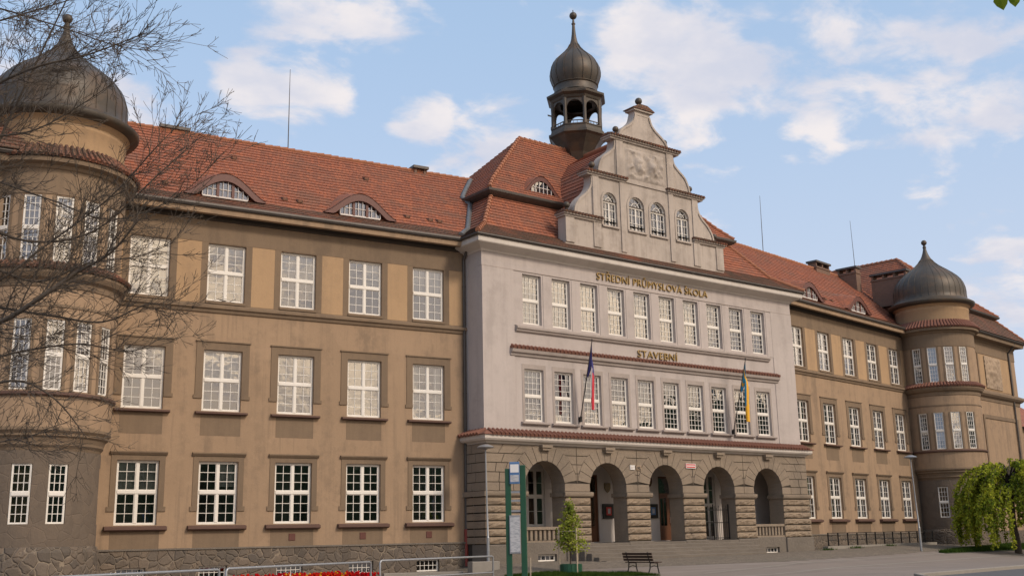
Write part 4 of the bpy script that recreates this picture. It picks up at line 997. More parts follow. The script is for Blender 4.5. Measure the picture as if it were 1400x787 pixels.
    def ballp(x, z, r=.17):
        fb = MB(); fb.lathe([(.10, z-r-.22), (.06, z-r-.10), (.09, z-r-.02)]+[(max(.004, r*math.sin(math.pi*i/8)), z-r*math.cos(math.pi*i/8)) for i in range(1, 9)], x, .13, 14); part('finial', fb, 'copper', F, 40, parent=gm)
    ballp(cx-.0, 23.85, .2)
    for s in (-1, 1): ballp(cx+s*1.82, 21.83); ballp(cx+s*3.62, 19.48); ballp(cx+s*5.42, 17.0)
    part('pedestal', cb, 'gable', F, parent=gm)
    # carved coat of arms panel (plain foliage relief)
    rl = MB(); nx, nz = 44, 26; vs = []
    for j in range(nz+1):
        for i in range(nx+1):
            u, v = i/nx, j/nz; e = min(u, 1-u, v*.8, (1-v)*.8)
            h = .05*smooth01(0, .06, e)
            d1 = ((u-.34)/.13)**2+((v-.52)/.34)**2; d2 = ((u-.66)/.13)**2+((v-.52)/.34)**2
            h += .17*max(0, 1-d1)**.6+.17*max(0, 1-d2)**.6+.20*max(0, noise.noise((u*9, v*7, 3.3)))*smooth01(0, .1, e)+.04*noise.noise((u*22, v*16, 1.3))*smooth01(0, .1, e)
            vs.append((cx-1.45+2.9*u, y0-.005-h, 19.12+1.7*v))
    rl.add(vs, [(j*(nx+1)+i, j*(nx+1)+i+1, (j+1)*(nx+1)+i+1, (j+1)*(nx+1)+i) for j in range(nz) for i in range(nx)])
    part('carved_relief', rl, 'gable', F, 60, parent=gm)
    # arched windows
    for x, w in WX:
        c = cx+x; fb2 = MB(); gb = MB(); y = y0+.13; h = zs-zb; t = .06; NB = 14
        fb2.box(c-w, c-w+t, y-.04, y+.04, zb, zs); fb2.box(c+w-t, c+w, y-.04, y+.04, zb, zs); fb2.box(c-w+t, c+w-t, y-.04, y+.04, zb, zb+t); fb2.box(c-w+t, c+w-t, y-.055, y+.04, zs-.09, zs+.02)
        fb2.box(c-.035, c+.035, y-.05, y+.03, zb+t, zs-.09)
        for q in (-.5, .5): fb2.box(c+q*w-.013, c+q*w+.013, y-.03, y+.02, zb+t, zs-.09)
        for q in (1/3, 2/3): fb2.box(c-w+t, c+w-t, y-.028, y+.018, zb+h*q-.013, zb+h*q+.013)
        for r0, r1, n_ in ((w-t, w, NB), (w*.45-.012, w*.45+.012, NB)):
            for k in range(n_):
                a, b = math.pi*k/n_, math.pi*(k+1)/n_
                fb2.prism([(c+r0*math.cos(a), zs+r0*math.sin(a)), (c+r1*math.cos(a), zs+r1*math.sin(a)), (c+r1*math.cos(b), zs+r1*math.sin(b)), (c+r0*math.cos(b), zs+r0*math.sin(b))], y-.04, y+.04)
        for a in (45, 90, 135):
            ca, sa = math.cos(R_(a)), math.sin(R_(a)); fb2.tube([(c+.1*w*ca, y, zs+.1*w*sa+.02), (c+(w-t)*ca, y, zs+(w-t)*sa)], .014, 4)
        o = part('gable_window', fb2, 'white', F)
        g0 = [(c-w+.02, y+.012, zb+.02), (c+w-.02, y+.012, zb+.02)]+[(c+(w-.02)*math.cos(math.pi*k/NB), y+.012, zs+(w-.02)*math.sin(math.pi*k/NB)) for k in range(NB+1)]
        gb.add(g0, [tuple(range(len(g0)))], 0); gb.add([(p_[0], y+.35, p_[2]) for p_ in g0], [tuple(range(len(g0)))], 1)
        part('gable_pane', gb, ['glass', 'interior'], F, parent=o)
        sb = MB(); sb.box(c-w-.12, c+w+.12, y0-.10, y0+.1, zb-.10, zb-.005)
        tr = MB()
        for k in range(NB):
            a, b = math.pi*k/NB, math.pi*(k+1)/NB; r0, r1 = w, w+.13
            sb.prism([(c+r0*math.cos(a), zs+r0*math.sin(a)), (c+r1*math.cos(a), zs+r1*math.sin(a)), (c+r1*math.cos(b), zs+r1*math.sin(b)), (c+r0*math.cos(b), zs+r0*math.sin(b))], y0-.035, y0+.004)
        for s in (-1, 1): p, q = sorted((c+s*w, c+s*(w+.13))); sb.box(p, q, y0-.035, y0+.004, zb, zs)
        part('gable_surround', sb, 'gable', F, parent=o)
    # tiled gable roof running back to the main roof
    mb = MB(); z_r = 22.0
    for s in (-1, 1):
        q = [(cx+s*0, y1-.05, z_r), (cx+s*1.55, y1-.05, z_r-.95), (cx+s*2.9, y1-.05, 19.75), (cx+s*3.85, y1-.05, 18.2), (cx+s*4.7, y1-.05, 16.3)]; w_ = [(x, 5.6, z) for x, _, z in q]
        for k in range(4):
            if s < 0: tile_rows(mb, w_[k+1], q[k+1], q[k], w_[k], .30, 0, 4)
            else: tile_rows(mb, q[k+1], w_[k+1], w_[k], q[k], .30, 0, 4)
    o = part('gable_roof', mb, 'tile', F)
    fl = MB()
    for s in (-1, 1): fl.tube([(cx+s*.05, y1+.2, z_r+.04), (cx+s*.05, 5.4, z_r+.04)], .12, 8)
    part('ridge_tiles', fl, 'ridge', F, parent=o)
gable()

def roof_fittings():
    pts = []; sn, cs = math.sin(R_(6.875)), math.cos(R_(6.875))
    for z in [14.6, 15.0, 15.28, 15.9, 16.6, 17.3, 17.8, 18.2, 18.6, 19.1, 19.5]:
        if z < 15.28: ins = 1.35*(z-14.41)/.87
        elif z < 17.55: ins = 1.35+1.70*(z-15.28)/2.22
        elif z < 18.5: ins = 2.72+.73*(z-17.74)/.76
        else: ins = 3.45+(11.76-3.45-4.35)*(z-18.5)/3.95
        xl = -11.76+ins; wy = .3+(z-15.08)/.951 if z > 15.08 else -.86+1.16*(z-14.43)/.65
        yl = (wy-xl*sn)/cs; pts.append((-9.897+xl*cs-yl*sn-.05, wy, z+.03))
    mb = MB(); mb.tube(pts, .15, 7); part('flashing', mb, 'zinc', FL, 60)
    mb = MB(); mb.add([(-.13, -.05, .02), (.13, -.05, .02), (.10, -.05, .15), (-.10, -.05, .15), (-.13, .30, .26), (.13, .30, .26)], [(0, 1, 2, 3), (3, 2, 5, 4), (0, 3, 4), (1, 5, 2)])
    me = mb.mesh('vent_tile', ['tile_moss'])
    for F, xs, yy in ((FL, (-34.8, -29.6, -28.9, -23.6, -22.4, -21.9), .75), (FL, (-31.2, -24.6), 3.4), (FR, (4.0, 9.3, 10.2, 15.2), .75)):
        for x in xs: link('vent_tile', me, B, BI @ F @ Matrix.Translation((x, yy, zmain(yy)+.02)))
roof_fittings()
# --- lantern (cupola) on the centre ridge
def cupola():
    F = FS; cx, cy = 0, 5.4
    def oct_(prof, mb, mi=0): mb.lathe(prof, cx, cy, 8, 22.5, 382.5, mi)
    mb = MB()
    oct_([(.30, 20.6), (.62, 21.6), (.95, 22.3), (1.28, 22.78), (1.60, 23.18), (1.74, 23.28), (1.74, 23.42), (1.62, 23.46), (1.56, 23.72), (1.60, 23.74), (1.60, 23.80), (1.0, 23.80)], mb)
    oct_([(1.0, 25.36), (1.50, 25.36), (1.56, 25.42), (1.62, 25.55), (1.80, 25.68), (1.82, 25.80), (1.70, 25.86), (1.42, 26.02), (1.36, 26.1)], mb)
    base = part('cupola', mb, 'copper', F)
    pb = MB(); Rl = 1.46; ap = Rl*math.cos(R_(22.5))
    for k in range(8):
        a = R_(22.5+45*k); c = Vector((cx+Rl*math.sin(a), cy-Rl*math.cos(a), 0))
        pb.tube([c+Vector((0, 0, 23.78)), c+Vector((0, 0, 23.95))], .15, 8); pb.tube([c+Vector((0, 0, 23.95)), c+Vector((0, 0, 24.8)), c+Vector((0, 0, 25.4))], [.105, .10, .13], 8)
        # arched spandrel between columns
        mt = Matrix.Translation((cx, cy, 0)) @ Matrix.Rotation(R_(45*k), 4, 'Z')
        hw = Rl*math.sin(R_(22.5)); rr_ = hw-.10; n = 12
        pts = [(-hw+.10+0+rr_-rr_*math.cos(math.pi*i/n), 24.82+rr_*math.sin(math.pi*i/n)) for i in range(n+1)]
        for (xa, za), (xb, zb) in zip(pts, pts[1:]):
            for y_ in (-ap-.04, -ap+.06):
                q = [mt @ Vector(p) for p in ((xa, y_, za), (xb, y_, zb), (xb, y_, 25.4), (xa, y_, 25.4))]; pb.add(q, [(0, 1, 2, 3)])
            q = [mt @ Vector(p) for p in ((xa, -ap-.04, za), (xa, -ap+.06, za), (xb, -ap+.06, zb), (xb, -ap-.04, zb))]; pb.add(q, [(0, 1, 2, 3)])
        pb.box(-hw+.1, hw-.1, -ap-.03, -ap+.03, 23.98, 24.02, 0, mt)
        for i in range(1, 5): x = -hw+i*2*hw/5; pb.box(x-.012, x+.012, -ap-.012, -ap+.012, 23.78, 23.98, 0, mt)
    part('columns', pb, 'copper', F, 40, parent=base)
    ob = MB(); prof = [(1.36, 26.05), (1.28, 26.25), (1.27, 26.5), (1.34, 26.56), (1.30, 26.62), (1.40, 26.85), (1.49, 27.15), (1.50, 27.4), (1.45, 27.72), (1.32, 28.02), (1.12, 28.3), (.86, 28.55), (.60, 28.8), (.40, 29.05), (.27, 29.3), (.18, 29.6), (.13, 29.95), (.10, 30.3), (.075, 30.7), (.05, 31.0)]
    ob.lathe(prof, cx, cy, 40)
    for k in range(16):
        a = R_(22.5*k); ob.tube([(cx+(r+.012)*math.sin(a), cy-(r+.012)*math.cos(a), z) for r, z in prof[4:15]], .022, 4)
    part('onion_dome', ob, 'copper', F, 50, parent=base)
    fb = MB(); fb.ball((cx, cy, 31.18), .23, 16); fb.tube([(cx, cy, 31.35), (cx, cy, 31.55)], .03); fb.tube([(cx, cy, 30.62), (cx, cy, 30.68)], .12, 12)
    part('finial', fb, 'copper', F, 40, parent=base)
    wv = MB(); wv.tube([(cx-1.75, cy, 24.3), (cx-2.15, cy, 24.3)], .02, 5); wv.box(cx-2.2, cx-1.95, cy-.01, cy+.01, 24.27, 24.36); part('bracket', wv, 'iron', F, parent=base)
cupola()

# --- round corner towers
def tower(F, cx, sg, side):
    cy = -1.62; Rb = 2.55; fn = lambda Rr: (lambda u, d, z: (cx+(Rr-d)*math.sin(R_(u)), cy-(Rr-d)*math.cos(R_(u)), z))
    rot = lambda a: a      # wall angle a: outward direction (sin a, -cos a)
    angs = [-97.6, -73.5, -49, -24.3] if sg > 0 else [-46.5, -22, 2.5, 25.5, 49.5]
    wv = 12.2 if True else 0
    hw = 6.9
    T = MB(); holes = [(a-hw, a+hw, z0, z1) for a in angs for z0, z1 in ((5.98, 8.44), (10.50, 12.91))]
    holed(T, -180, 180, 4.7, 14.1, holes, fn(Rb), .14, 5.0)
    part('tower_wall', T, 'ochre', F, label='round ochre corner tower wall')
    w = 2*math.sin(R_(hw))*(Rb-.12)
    crs = ['half', None, None, 'low', None, None]
    for i, a in enumerate(angs):
        for j, z0 in enumerate((5.98, 10.50)):
            r = Rb*math.cos(R_(hw))-.05
            window(F, cx+r*math.sin(R_(a)), cy-r*math.cos(R_(a)), z0, w, (2.46, 2.41)[j], 3, 4, False, .5, crs[(i*2+j*3+(1 if sg > 0 else 2)) % 6], rot=a)
    # mullion piers' darker strips, rings, ledges
    tr = MB()
    for a in angs:
        for z0, z1 in ((5.98, 8.44), (10.50, 12.91)):
            for s in (-1, 1):
                q0, q1 = sorted((a+s*hw, a+s*(hw+2.6))); tr.lathe([(Rb-.01, z0), (Rb+.018, z0), (Rb+.018, z1), (Rb-.01, z1)], cx, cy, 2, q0, q1)
    tr.lathe([(Rb-.01, 12.95), (Rb+.03, 12.95), (Rb+.03, 13.86), (Rb+.10, 13.9), (Rb+.14, 14.0), (Rb+.38, 14.06), (Rb+.40, 14.22), (Rb, 14.25)], cx, cy, 64)
    tr.lathe([(Rb-.01, 9.55), (Rb+.04, 9.6), (Rb+.06, 9.82), (Rb+.20, 9.9), (Rb+.30, 10.06), (Rb+.30, 10.16), (Rb, 10.18)], cx, cy, 64)
    tr.lathe([(Rb-.01, 8.86), (Rb+.03, 8.88), (Rb+.03, 8.96), (Rb-.01, 8.98)], cx, cy, 64)
    part('tower_moulding', tr, 'ochre_dark', F)
    sl = MB(); sl.lathe([(Rb-.1, 5.76), (Rb+.06, 5.78), (Rb+.12, 5.82), (Rb+.12, 5.90), (Rb-.1, 5.97)], cx, cy, 64); part('window_sill', sl, 'sill', F)
    # corbel under the bay, stone ground floor
    cb = MB(); cb.lathe([(Rb+.02, 4.72), (Rb+.03, 4.62), (Rb-.06, 4.52), (Rb-.06, 4.44), (Rb-.14, 4.38), (Rb-.20, 4.22), (Rb-.20, 4.14), (Rb-.28, 4.04), (Rb-.32, 3.9), (Rb-.34, 3.8)], cx, cy, 64); part('bay_corbel', cb, 'ochre_dark', F)
    g = MB(); Rg = 2.28; ga = [sg*a_ for a_ in (-80, -15, 15)]
    holed(g, -180, 180, .6, 3.95, [(a-8.4, a+8.4, 1.49, 3.5) for a in ga], fn(Rg), .16, 5.0)
    part('tower_base', g, 'field_soft', F)
    g = MB(); g.lathe([(Rg+.16, -1.3), (Rg+.12, .55), (Rg+.05, .72), (Rg-.02, .74)], cx, cy, 64); part('tower_plinth', g, 'field', F)
    for a in ga:
        r = Rg*math.cos(R_(8.4))-.06; window(F, cx+r*math.sin(R_(a)), cy-r*math.cos(R_(a)), 1.49, 2*math.sin(R_(8.4))*(Rg-.12), 2.01, 3, 3, False, .5, None, rot=a)
    # tile skirts
    tk = MB()
    for r0, r1, z0, z1 in ((Rb+.46, Rb-.02, 14.24, 14.78), (Rb+.36, Rb-.0, 10.18, 10.46)):
        tk = MB(); tk.lathe([(r0, z0), (r0, z0+.03), (r1, z1)], cx, cy, 72)
        for k in range(84):
            a = R_(360*k/84); tk.tube([(cx+(r0+.03)*math.sin(a), cy-(r0+.03)*math.cos(a), z0+.03), (cx+r1*math.sin(a), cy-r1*math.cos(a), z1+.03)], [.085, .07], 6)
        part('tile_skirt', tk, 'tile_band' if sg > 0 else 'tile_moss', F)
    dr = MB(); dr.lathe([(2.44, 14.5), (2.44, 15.55), (2.48, 15.6), (2.48, 15.74), (2.44, 15.78), (2.5, 15.9), (2.66, 16.0)], cx, cy, 72); part('drum', dr, 'ochre_light', F, 50)
    dm = MB(); prof = [(2.60, 15.96), (2.86, 16.02), (2.93, 16.12), (2.93, 16.22), (2.80, 16.30), (2.58, 16.40), (2.46, 16.55), (2.44, 16.8), (2.45, 17.1), (2.42, 17.4), (2.34, 17.68), (2.20, 17.95), (1.98, 18.22), (1.70, 18.48), (1.40, 18.72), (1.10, 18.94), (.82, 19.16), (.58, 19.40), (.40, 19.65), (.27, 19.90), (.18, 20.15), (.12, 20.4), (.085, 20.75)]
    dm.lathe(prof, cx, cy, 64)
    for k in range(32):
        a = R_(360*k/32); dm.tube([(cx+(r+.012)*math.sin(a), cy-(r+.012)*math.cos(a), z) for r, z in prof[6:19]], .010, 4)
    d = part('tower_dome', dm, 'copper', F, 45)
    fb = MB(); fb.ball((cx, cy, 20.93), .20, 16); fb.tube([(cx, cy, 20.55), (cx, cy, 20.62)], .13, 12); part('finial', fb, 'copper', F, 40, parent=d)
tower(FL, -39.4, -1, 'l'); tower(FR, 20.2, 1, 'r')

# --- end pavilions with mansard roofs
def pavilion(F, xa, xb, inner):
    """inner: +1 when the tower stands at the low-x end"""
    yw = -3.3; mb = MB(); mb.box(xa, xb, yw, 12, .5, 14.0); part('wall', mb, 'ochre', F)
    pl = MB(); pl.box(xa-.1, xb+.1, yw-.12, 12, -1.3, .55); part('plinth', pl, 'field', F)
    tr = MB(); path = [(xa, 12), (xa, yw), (xb, yw), (xb, 12)]
    tr.sweep(path, [(-.1, 9.55), (.04, 9.6), (.06, 9.82), (.22, 9.92), (.34, 10.05), (.34, 10.2), (-.1, 10.42)])
    tr.sweep(path, [(-.1, 13.0), (.03, 13.0), (.03, 13.86), (-.1, 13.86)])
    tr.sweep(path, [(-.1, 13.84), (.06, 13.84), (.12, 13.98), (.60, 14.03), (.64, 14.26), (-.1, 14.28)])
    part('cornice', tr, 'ochre_dark', F)
    gu = MB(); gu.sweep(path, [(.55, 14.27), (.74, 14.28), (.80, 14.36), (.78, 14.44), (.55, 14.42)]); part('gutter', gu, 'gutter', F)
    c = (xa+xb)/2; vis = (24.2, 29.4) if inner > 0 else (2*-19.2-29.4+19.2*0, 0)
    # blank panels on the street face
    pn = MB(); s0, s1 = (xa+3.1, xb-1.0) if inner > 0 else (xa+1.0, xb-3.1)
    pn.box(s0, s1, yw-.02, yw+.01, 10.45, 12.95, 0); pn.box(s0-.2, s0, yw-.05, yw+.01, 10.45, 13.0, 1); pn.box(s1, s1+.2, yw-.05, yw+.01, 10.45, 13.0, 1)
    for a, b, z0, z1 in ((s0-.25, s1+.25, 8.35, 8.6), (s0-.25, s0, 1.2, 8.35), (s1, s1+.25, 1.2, 8.35)): pn.box(a, b, yw-.06, yw+.01, z0, z1, 1)
    part('wall_panel', pn, ['ochre_light', 'ochre_dark'], F)
    rx0 = 24.3 if inner > 0 else -46.6
    rl = MB(); nx, nz = 36, 30; vs = []
    for j in range(nz+1):
        for i in range(nx+1):
            u, v = i/nx, j/nz; e = min(u, 1-u, v, 1-v)
            h = .06+.13*max(0, 1-(((u-.5)/.34)**2+((v-.62)/.34)**2))+.14*abs(noise.noise((u*5, v*5, 7)))*smooth01(0, .1, e)+.06*noise.noise((u*16, v*14, 2))
            vs.append((rx0+3.0*u, yw-.02-max(0, h), 10.55+2.35*v))
    rl.add(vs, [(j*(nx+1)+i, j*(nx+1)+i+1, (j+1)*(nx+1)+i+1, (j+1)*(nx+1)+i) for j in range(nz) for i in range(nx)])
    part('carved_relief', rl, 'relief', F, 60)
    # roof
    e = .84; A0 = [(xa-e, yw-e), (xb+e, yw-e), (xb+e, 12+e), (xa-e, 12+e)]
    ins = lambda A, d: [(A[0][0]+d, A[0][1]+d), (A[1][0]-d, A[1][1]+d), (A[2][0]-d, A[2][1]-d), (A[3][0]+d, A[3][1]-d)]
    A1 = ins(A0, 1.7); A2 = ins(A0, 1.4); RG = [(c, 2.75), (c, 2.75), (c, 12), (c, 12)]
    mb = MB()
    def loft(A, za, Bq, zb, mi):
        for i in range(4): tile_rows(mb, (*A[i], za), (*A[(i+1) % 4], za), (*Bq[(i+1) % 4], zb), (*Bq[i], zb), .30, mi, 6)
    loft(A0, 14.43, A1, 16.3, 1); loft(A2, 16.5, RG, 21.4, 0)
    ro = part('roof', mb, ['tile', 'tile_moss'], F)
    eb = MB(); eb.sweep([A1[3], A1[0], A1[1], A1[2]], [(-.1, 16.22), (.12, 16.25), (.36, 16.38), (.40, 16.5), (-.1, 16.52)], 0, True); part('eave_board', eb, 'gutter', F, parent=ro)
    rb = MB()
    for a, za, b, zb in ((A2[0], 16.5, RG[0], 21.4), (A2[1], 16.5, RG[1], 21.4), (RG[0], 21.4, RG[2], 21.4), (A0[0], 14.45, A1[0], 16.3), (A0[1], 14.45, A1[1], 16.3)):
        p, q = Vector((*a, za)), Vector((*b, zb)); n = int((q-p).length/.4)
        for i in range(n): rb.tube([p+(q-p)*i/n+Vector((0, 0, .03)), p+(q-p)*(i+1.05)/n], [.13, .10], 7)
    part('ridge_tiles', rb, 'ridge', F, parent=ro)
    return ro
roPR = pavilion(FR, 20.2, 30.4, 1); roPL = pavilion(FL, -49.6, -39.4, -1)

# --- chimneys, lightning rods, downpipes
def chimney(F, x0, x1, y0, y1, z0, z1, vents, parent):
    mb = MB(); zt = z1-.42
    mb.box(x0, x1, y0, y1, z0, zt)
    long_y = (y1-y0) > (x1-x0); L = (y1-y0) if long_y else (x1-x0)
    for i in range(vents+1):
        t = i/vents
        if long_y: c = y0+.08+(L-.16)*t; mb.box(x0+.03, x1-.03, c-.07, c+.07, zt, z1-.14)
        else: c = x0+.08+(L-.16)*t; mb.box(c-.07, c+.07, y0+.03, y1-.03, zt, z1-.14)
    mb.box(x0-.05, x1+.05, y0-.05, y1+.05, zt-.14, zt-.04, 0)
    mb.box(x0-.09, x1+.09, y0-.09, y1+.09, z1-.14, z1, 1)
    return part('chimney', mb, ['chimney', 'gutter'], F)
chimney(FR, 15.9, 17.9, 4.7, 5.4, 18.8, 20.15, 2, roR)
chimney(FR, 19.6, 20.3, 3.5, 5.0, 17.6, 20.1, 2, roPR)
chimney(FR, 20.3, 21.0, .0, 2.7, 16.8, 19.35, 3, roPR)
chimney(FL, -34.2, -33.0, 4.9, 5.5, 18.9, 19.78, 2, roL)
chimney(FL, -21.3, -20.6, 4.8, 5.4, 18.9, 19.82, 1, roL)
def rod(F, x, y, z0, z1, dx=0):
    mb = MB(); mb.tube([(x, y, z0), (x+dx*.5, y, (z0+z1)/2), (x+dx, y, z1)], [.028, .022, .012], 5); part('lightning_rod', mb, 'gutter', F)
rod(FL, -28.1, 5, 19.4, 23.85); rod(FR, 9.1, 5, 19.3, 23.7, .1); rod(FR, 20.6, 4.0, 18.6, 23.9, -.15)
def pipe(F, x, y, zlo, ztop, redfoot=None):
    mb = MB(); pts = [(x, y-.62, ztop), (x, y-.55, ztop-.25), (x, y-.10, ztop-.75), (x, y-.10, ztop-1.0), (x, y-.10, zlo)]
    mb.tube(pts, .065, 10)
    for z in (12.2, 9.4, 7.2, 4.6, 2.4): mb.tube([(x, y-.10, z), (x, y-.10, z+.06)], .08, 10)
    o = part('downpipe', mb, 'gutter', F)
    if redfoot:
        rb = MB(); rb.tube([(x, y-.10, redfoot[0]), (x, y-.10, redfoot[1])], .085, 12); part('pipe_foot', rb, 'red', F, parent=o)
pipe(FL, -21.16, -.18, -.8, 14.3, (-.45, 1.15)); pipe(FR, 2.05, -.18, -.3, 14.3); pipe(FR, 29.1, -3.3, -.3, 14.3)

# ------------------------------------------------------------------ things on and around the building
def L2W(F, x, y, z): return F @ Vector((x, y, z))
def top(name, mb, mats, label, cat, mtx=None, group=None, smooth=None):
    o = link(name, mb.mesh(name, mats if isinstance(mats, list) else [mats], smooth), None, mtx); return tag(o, label, cat, group)

def wall_text(mbname, txt, wid, h, mt, parent, y):
    cu_ = D.curves.new('t', 'FONT'); cu_.body = txt; cu_.size = 1; cu_.extrude = .01
    ob = D.objects.new('t', cu_); COL.objects.link(ob); bpy.context.view_layer.update()
    me = D.meshes.new_from_object(ob.evaluated_get(bpy.context.evaluated_depsgraph_get())); D.objects.remove(ob)
    xs = [v.co.x for v in me.vertices]; mn, mx = min(xs), max(xs)
    for v in me.vertices: v.co = Vector(((v.co.x-mn)/(mx-mn)*wid-wid/2, y-v.co.z*.3, (v.co.y/.72-.5)*h))
    me.materials.clear(); me.materials.append(M[mt]); fix_normals(me)
    return link('lettering', me, parent)
def plaque(name, x, z, w, h, y, mt, label, cat, rim=None, group=None):
    mb = MB(); mb.bbox(-w/2, w/2, -.025, .02, -h/2, h/2, .006, 0)
    if rim:
        t = .03
        for a, b, c, d in ((-w/2, w/2, h/2-t, h/2), (-w/2, w/2, -h/2, -h/2+t), (-w/2, -w/2+t, -h/2+t, h/2-t), (w/2-t, w/2, -h/2+t, h/2-t)): mb.box(a, b, -.032, -.02, c, d, 1)
    return top(name, mb, [mt]+([rim] if rim else []), label, cat, FS @ Matrix.Translation((x, y, z)), group)
s = plaque('street_sign', 1.76, 4.14, .72, .24, -.46, 'signred', 'red enamel plate with a white line of lettering, fixed between two arches', 'sign', 'signwhite')
mb = MB(); mb.box(-.30, .30, -.033, -.02, -.028, .028); link('white_band', mb.mesh('white_band', ['signwhite']), s)
s = plaque('wall_plaque', -2.33, 3.97, .30, .22, -.46, 'signwhite', 'small white plate, the paler of a pair on the arcade pier', 'plaque')
mb = MB(); mb.box(-.10, -.02, -.033, -.02, -.06, .06); mb.box(.0, .10, -.033, -.02, .03, .05); mb.box(.0, .08, -.033, -.02, -.02, .0); link('emblem', mb.mesh('emblem', ['cornice_white']), s)
s = plaque('wall_plaque', -1.90, 3.95, .34, .22, -.46, 'relief', 'small brownish plate with dark letters beside the white plate', 'plaque')
mb = MB()
mb.prism([(-.11, -.08), (-.08, -.08), (-.08, .03), (-.045, -.05), (-.01, .03), (-.01, -.08), (.02, -.08), (.02, .08), (-.015, .08), (-.045, 0), (-.075, .08), (-.11, .08)], -.033, -.02); mb.box(.05, .13, -.033, -.02, -.08, -.055); mb.box(.05, .08, -.033, -.02, -.055, .08)
link('lettering', mb.mesh('lettering', ['black']), s)
# notice boards and crests on the loggia wall
for i, (x, c, lab) in enumerate(((-1.85, 'signred', 'black framed notice case with reddish poster beside the first entrance'), (1.28, 'signblue', 'black framed notice case with bluish poster beside the second entrance'))):
    mb = MB(); mb.box(-.36, .36, -.09, .0, -.36, .36, 0); mb.box(-.27, .27, -.096, -.088, -.27, .27, 1); mb.box(-.17, .17, -.101, -.094, -.2, .2, 2); mb.box(-.07, .10, -.106, -.1, -.12, .12, 3)
    top('notice_case', mb, ['black', 'joint', c, 'paper'], lab, 'notice case', FS @ Matrix.Translation((x, 1.99, 1.95)))
def crest(x, z, lab, mt):
    mb = MB(); mb.prism([(-.2, .2), (-.2, -.05), (-.12, -.2), (0, -.28), (.12, -.2), (.2, -.05), (.2, .2)][::-1], -.05, .0, 0); mb.box(-.13, -.02, -.065, -.04, .0, .14, 1); mb.box(.02, .13, -.065, -.04, -.15, -.02, 1)
    top('crest', mb, [mt, 'crest'], lab, 'emblem', FS @ Matrix.Translation((x, 1.985, z)))
crest(-1.83, 3.15, 'gilt shield emblem above the reddish notice case', 'crest'); crest(1.12, 3.45, 'dark red shield emblem above the bluish notice case', 'redwood')

# flags on slanted poles
def flag(x, y0, z0, y1, z1, kind, label):
    F = FS; root = empty('flag', L2W(F, x, y0, z0), R_(6.875)); tag(root, label, 'flag')
    mb = MB(); a, b = Vector((0, 0, 0)), Vector((0, y1-y0, z1-z0)); mb.tube([a, b], [.03, .022], 8); mb.ball(tuple(b+Vector((0, 0, .05))), .05, 10); link('pole', mb.mesh('pole', ['gutter'], 40), root)
    mb = MB(); mb.box(-.05, .05, -.06, .14, -.12, .12); mb.tube([(0, .02, -.1), (0, -.05, .15)], .05, 8); link('bracket', mb.mesh('bracket', ['iron']), root)
    # cloth: hoist along the top of the pole, hanging down in folds
    L = b.length; d = b.normalized(); hoist = 1.55; fly = 3.1 if kind == 'cz' else 3.15
    nu, nv = 14, 26; rr = random.Random(8 if kind == 'cz' else 5)
    cols = {'cz': ['flagwhite', 'flagred', 'flagblue'], 'ua': ['flagazure', 'flagyellow']}[kind]
    vs = []; mi = []; fs = []
    for j in range(nv+1):
        v = j/nv
        for i in range(nu+1):
            u = i/nu     # u along the hoist (0 top), v along the fly, hanging
            hp = b-d*(.03+hoist*u)
            gather = 1-.90*smooth01(0, .35, v)
            anchor = b-d*(.03+hoist*(.12+u*gather*.88))
            amp = (.10 if kind == 'cz' else .15)*smooth01(.02, .5, v)
            q = Vector((math.sin(u*9.5+v*1.2)*amp+math.sin(v*5)*.03, 0, 0))+Vector((0, math.cos(u*9.5+v*.8)*amp*.7, 0))
            drop = fly*v*(1.0-.06*u)
            p = anchor+q*1.0+Vector((0, 0, -drop)) if v > 0 else hp
            if v > 0: 
                t = smooth01(0, .25, v); p = hp*(1-t)+Vector((0, 0, -drop))*(1-t)+p*t
            vs.append(p)
    for j in range(nv):
        for i in range(nu):
            u, v = (i+.5)/nu, (j+.5)/nv
            fs.append((j*(nu+1)+i, j*(nu+1)+i+1, (j+1)*(nu+1)+i+1, (j+1)*(nu+1)+i))
            if kind == 'cz': k = 2 if v < .40+.10*math.sin(u*9) else (1 if (v > .80 or (u*3.1) % 1 > .55) else 0)
            else: k = 1 if (v > .78-.1*math.sin(u*7) or (u*2.3+.15) % 1 > .6) else 0
            mi.append(k)
    mb = MB(); mb.add(vs, fs); mb.mi = mi; link('cloth', mb.mesh('cloth', cols, 80), root)
flag(-5.44, -.30, 6.18, -1.32, 9.83, 'cz', 'limp blue, white and red flag hanging from a slanted pole on the grey wall')
flag(5.44, -.28, 6.04, -1.43, 9.82, 'ua', 'limp azure and yellow flag hanging from a slanted pole on the grey wall')

# street lamps
def lamp(x, y, h, label, lean=0):
    z = ground_z(x, y); root = empty('street_lamp', (x, y, z)); tag(root, label, 'street lamp', 'street lamps before the school')
    mb = MB(); mb.tube([(0, 0, -.2), (0, 0, 1.3)], .07, 12); mb.tube([(0, 0, 1.3), (0, 0, 1.36), (lean*.5, 0, h*.55), (lean, 0, h-.1)], [.07, .045, .04, .032], 10); link('pole', mb.mesh('pole', ['steel'], 40), root)
    mb = MB(); mb.lathe([(.03, h-.16), (.10, h-.10), (.36, h-.06), (.38, h-.03), (.30, h+.03), (.12, h+.09), (.01, h+.1)], lean, 0, 24); link('lamp_head', mb.mesh('lamp_head', ['steel'], 40), root)
lamp(-21.35, -2.6, 5.15, 'slim grey lamp post in front of the rusticated corner of the arcade', -.06); lamp(7.6, -1.2, 5.3, 'slim grey lamp post in front of the far round tower', -.15)
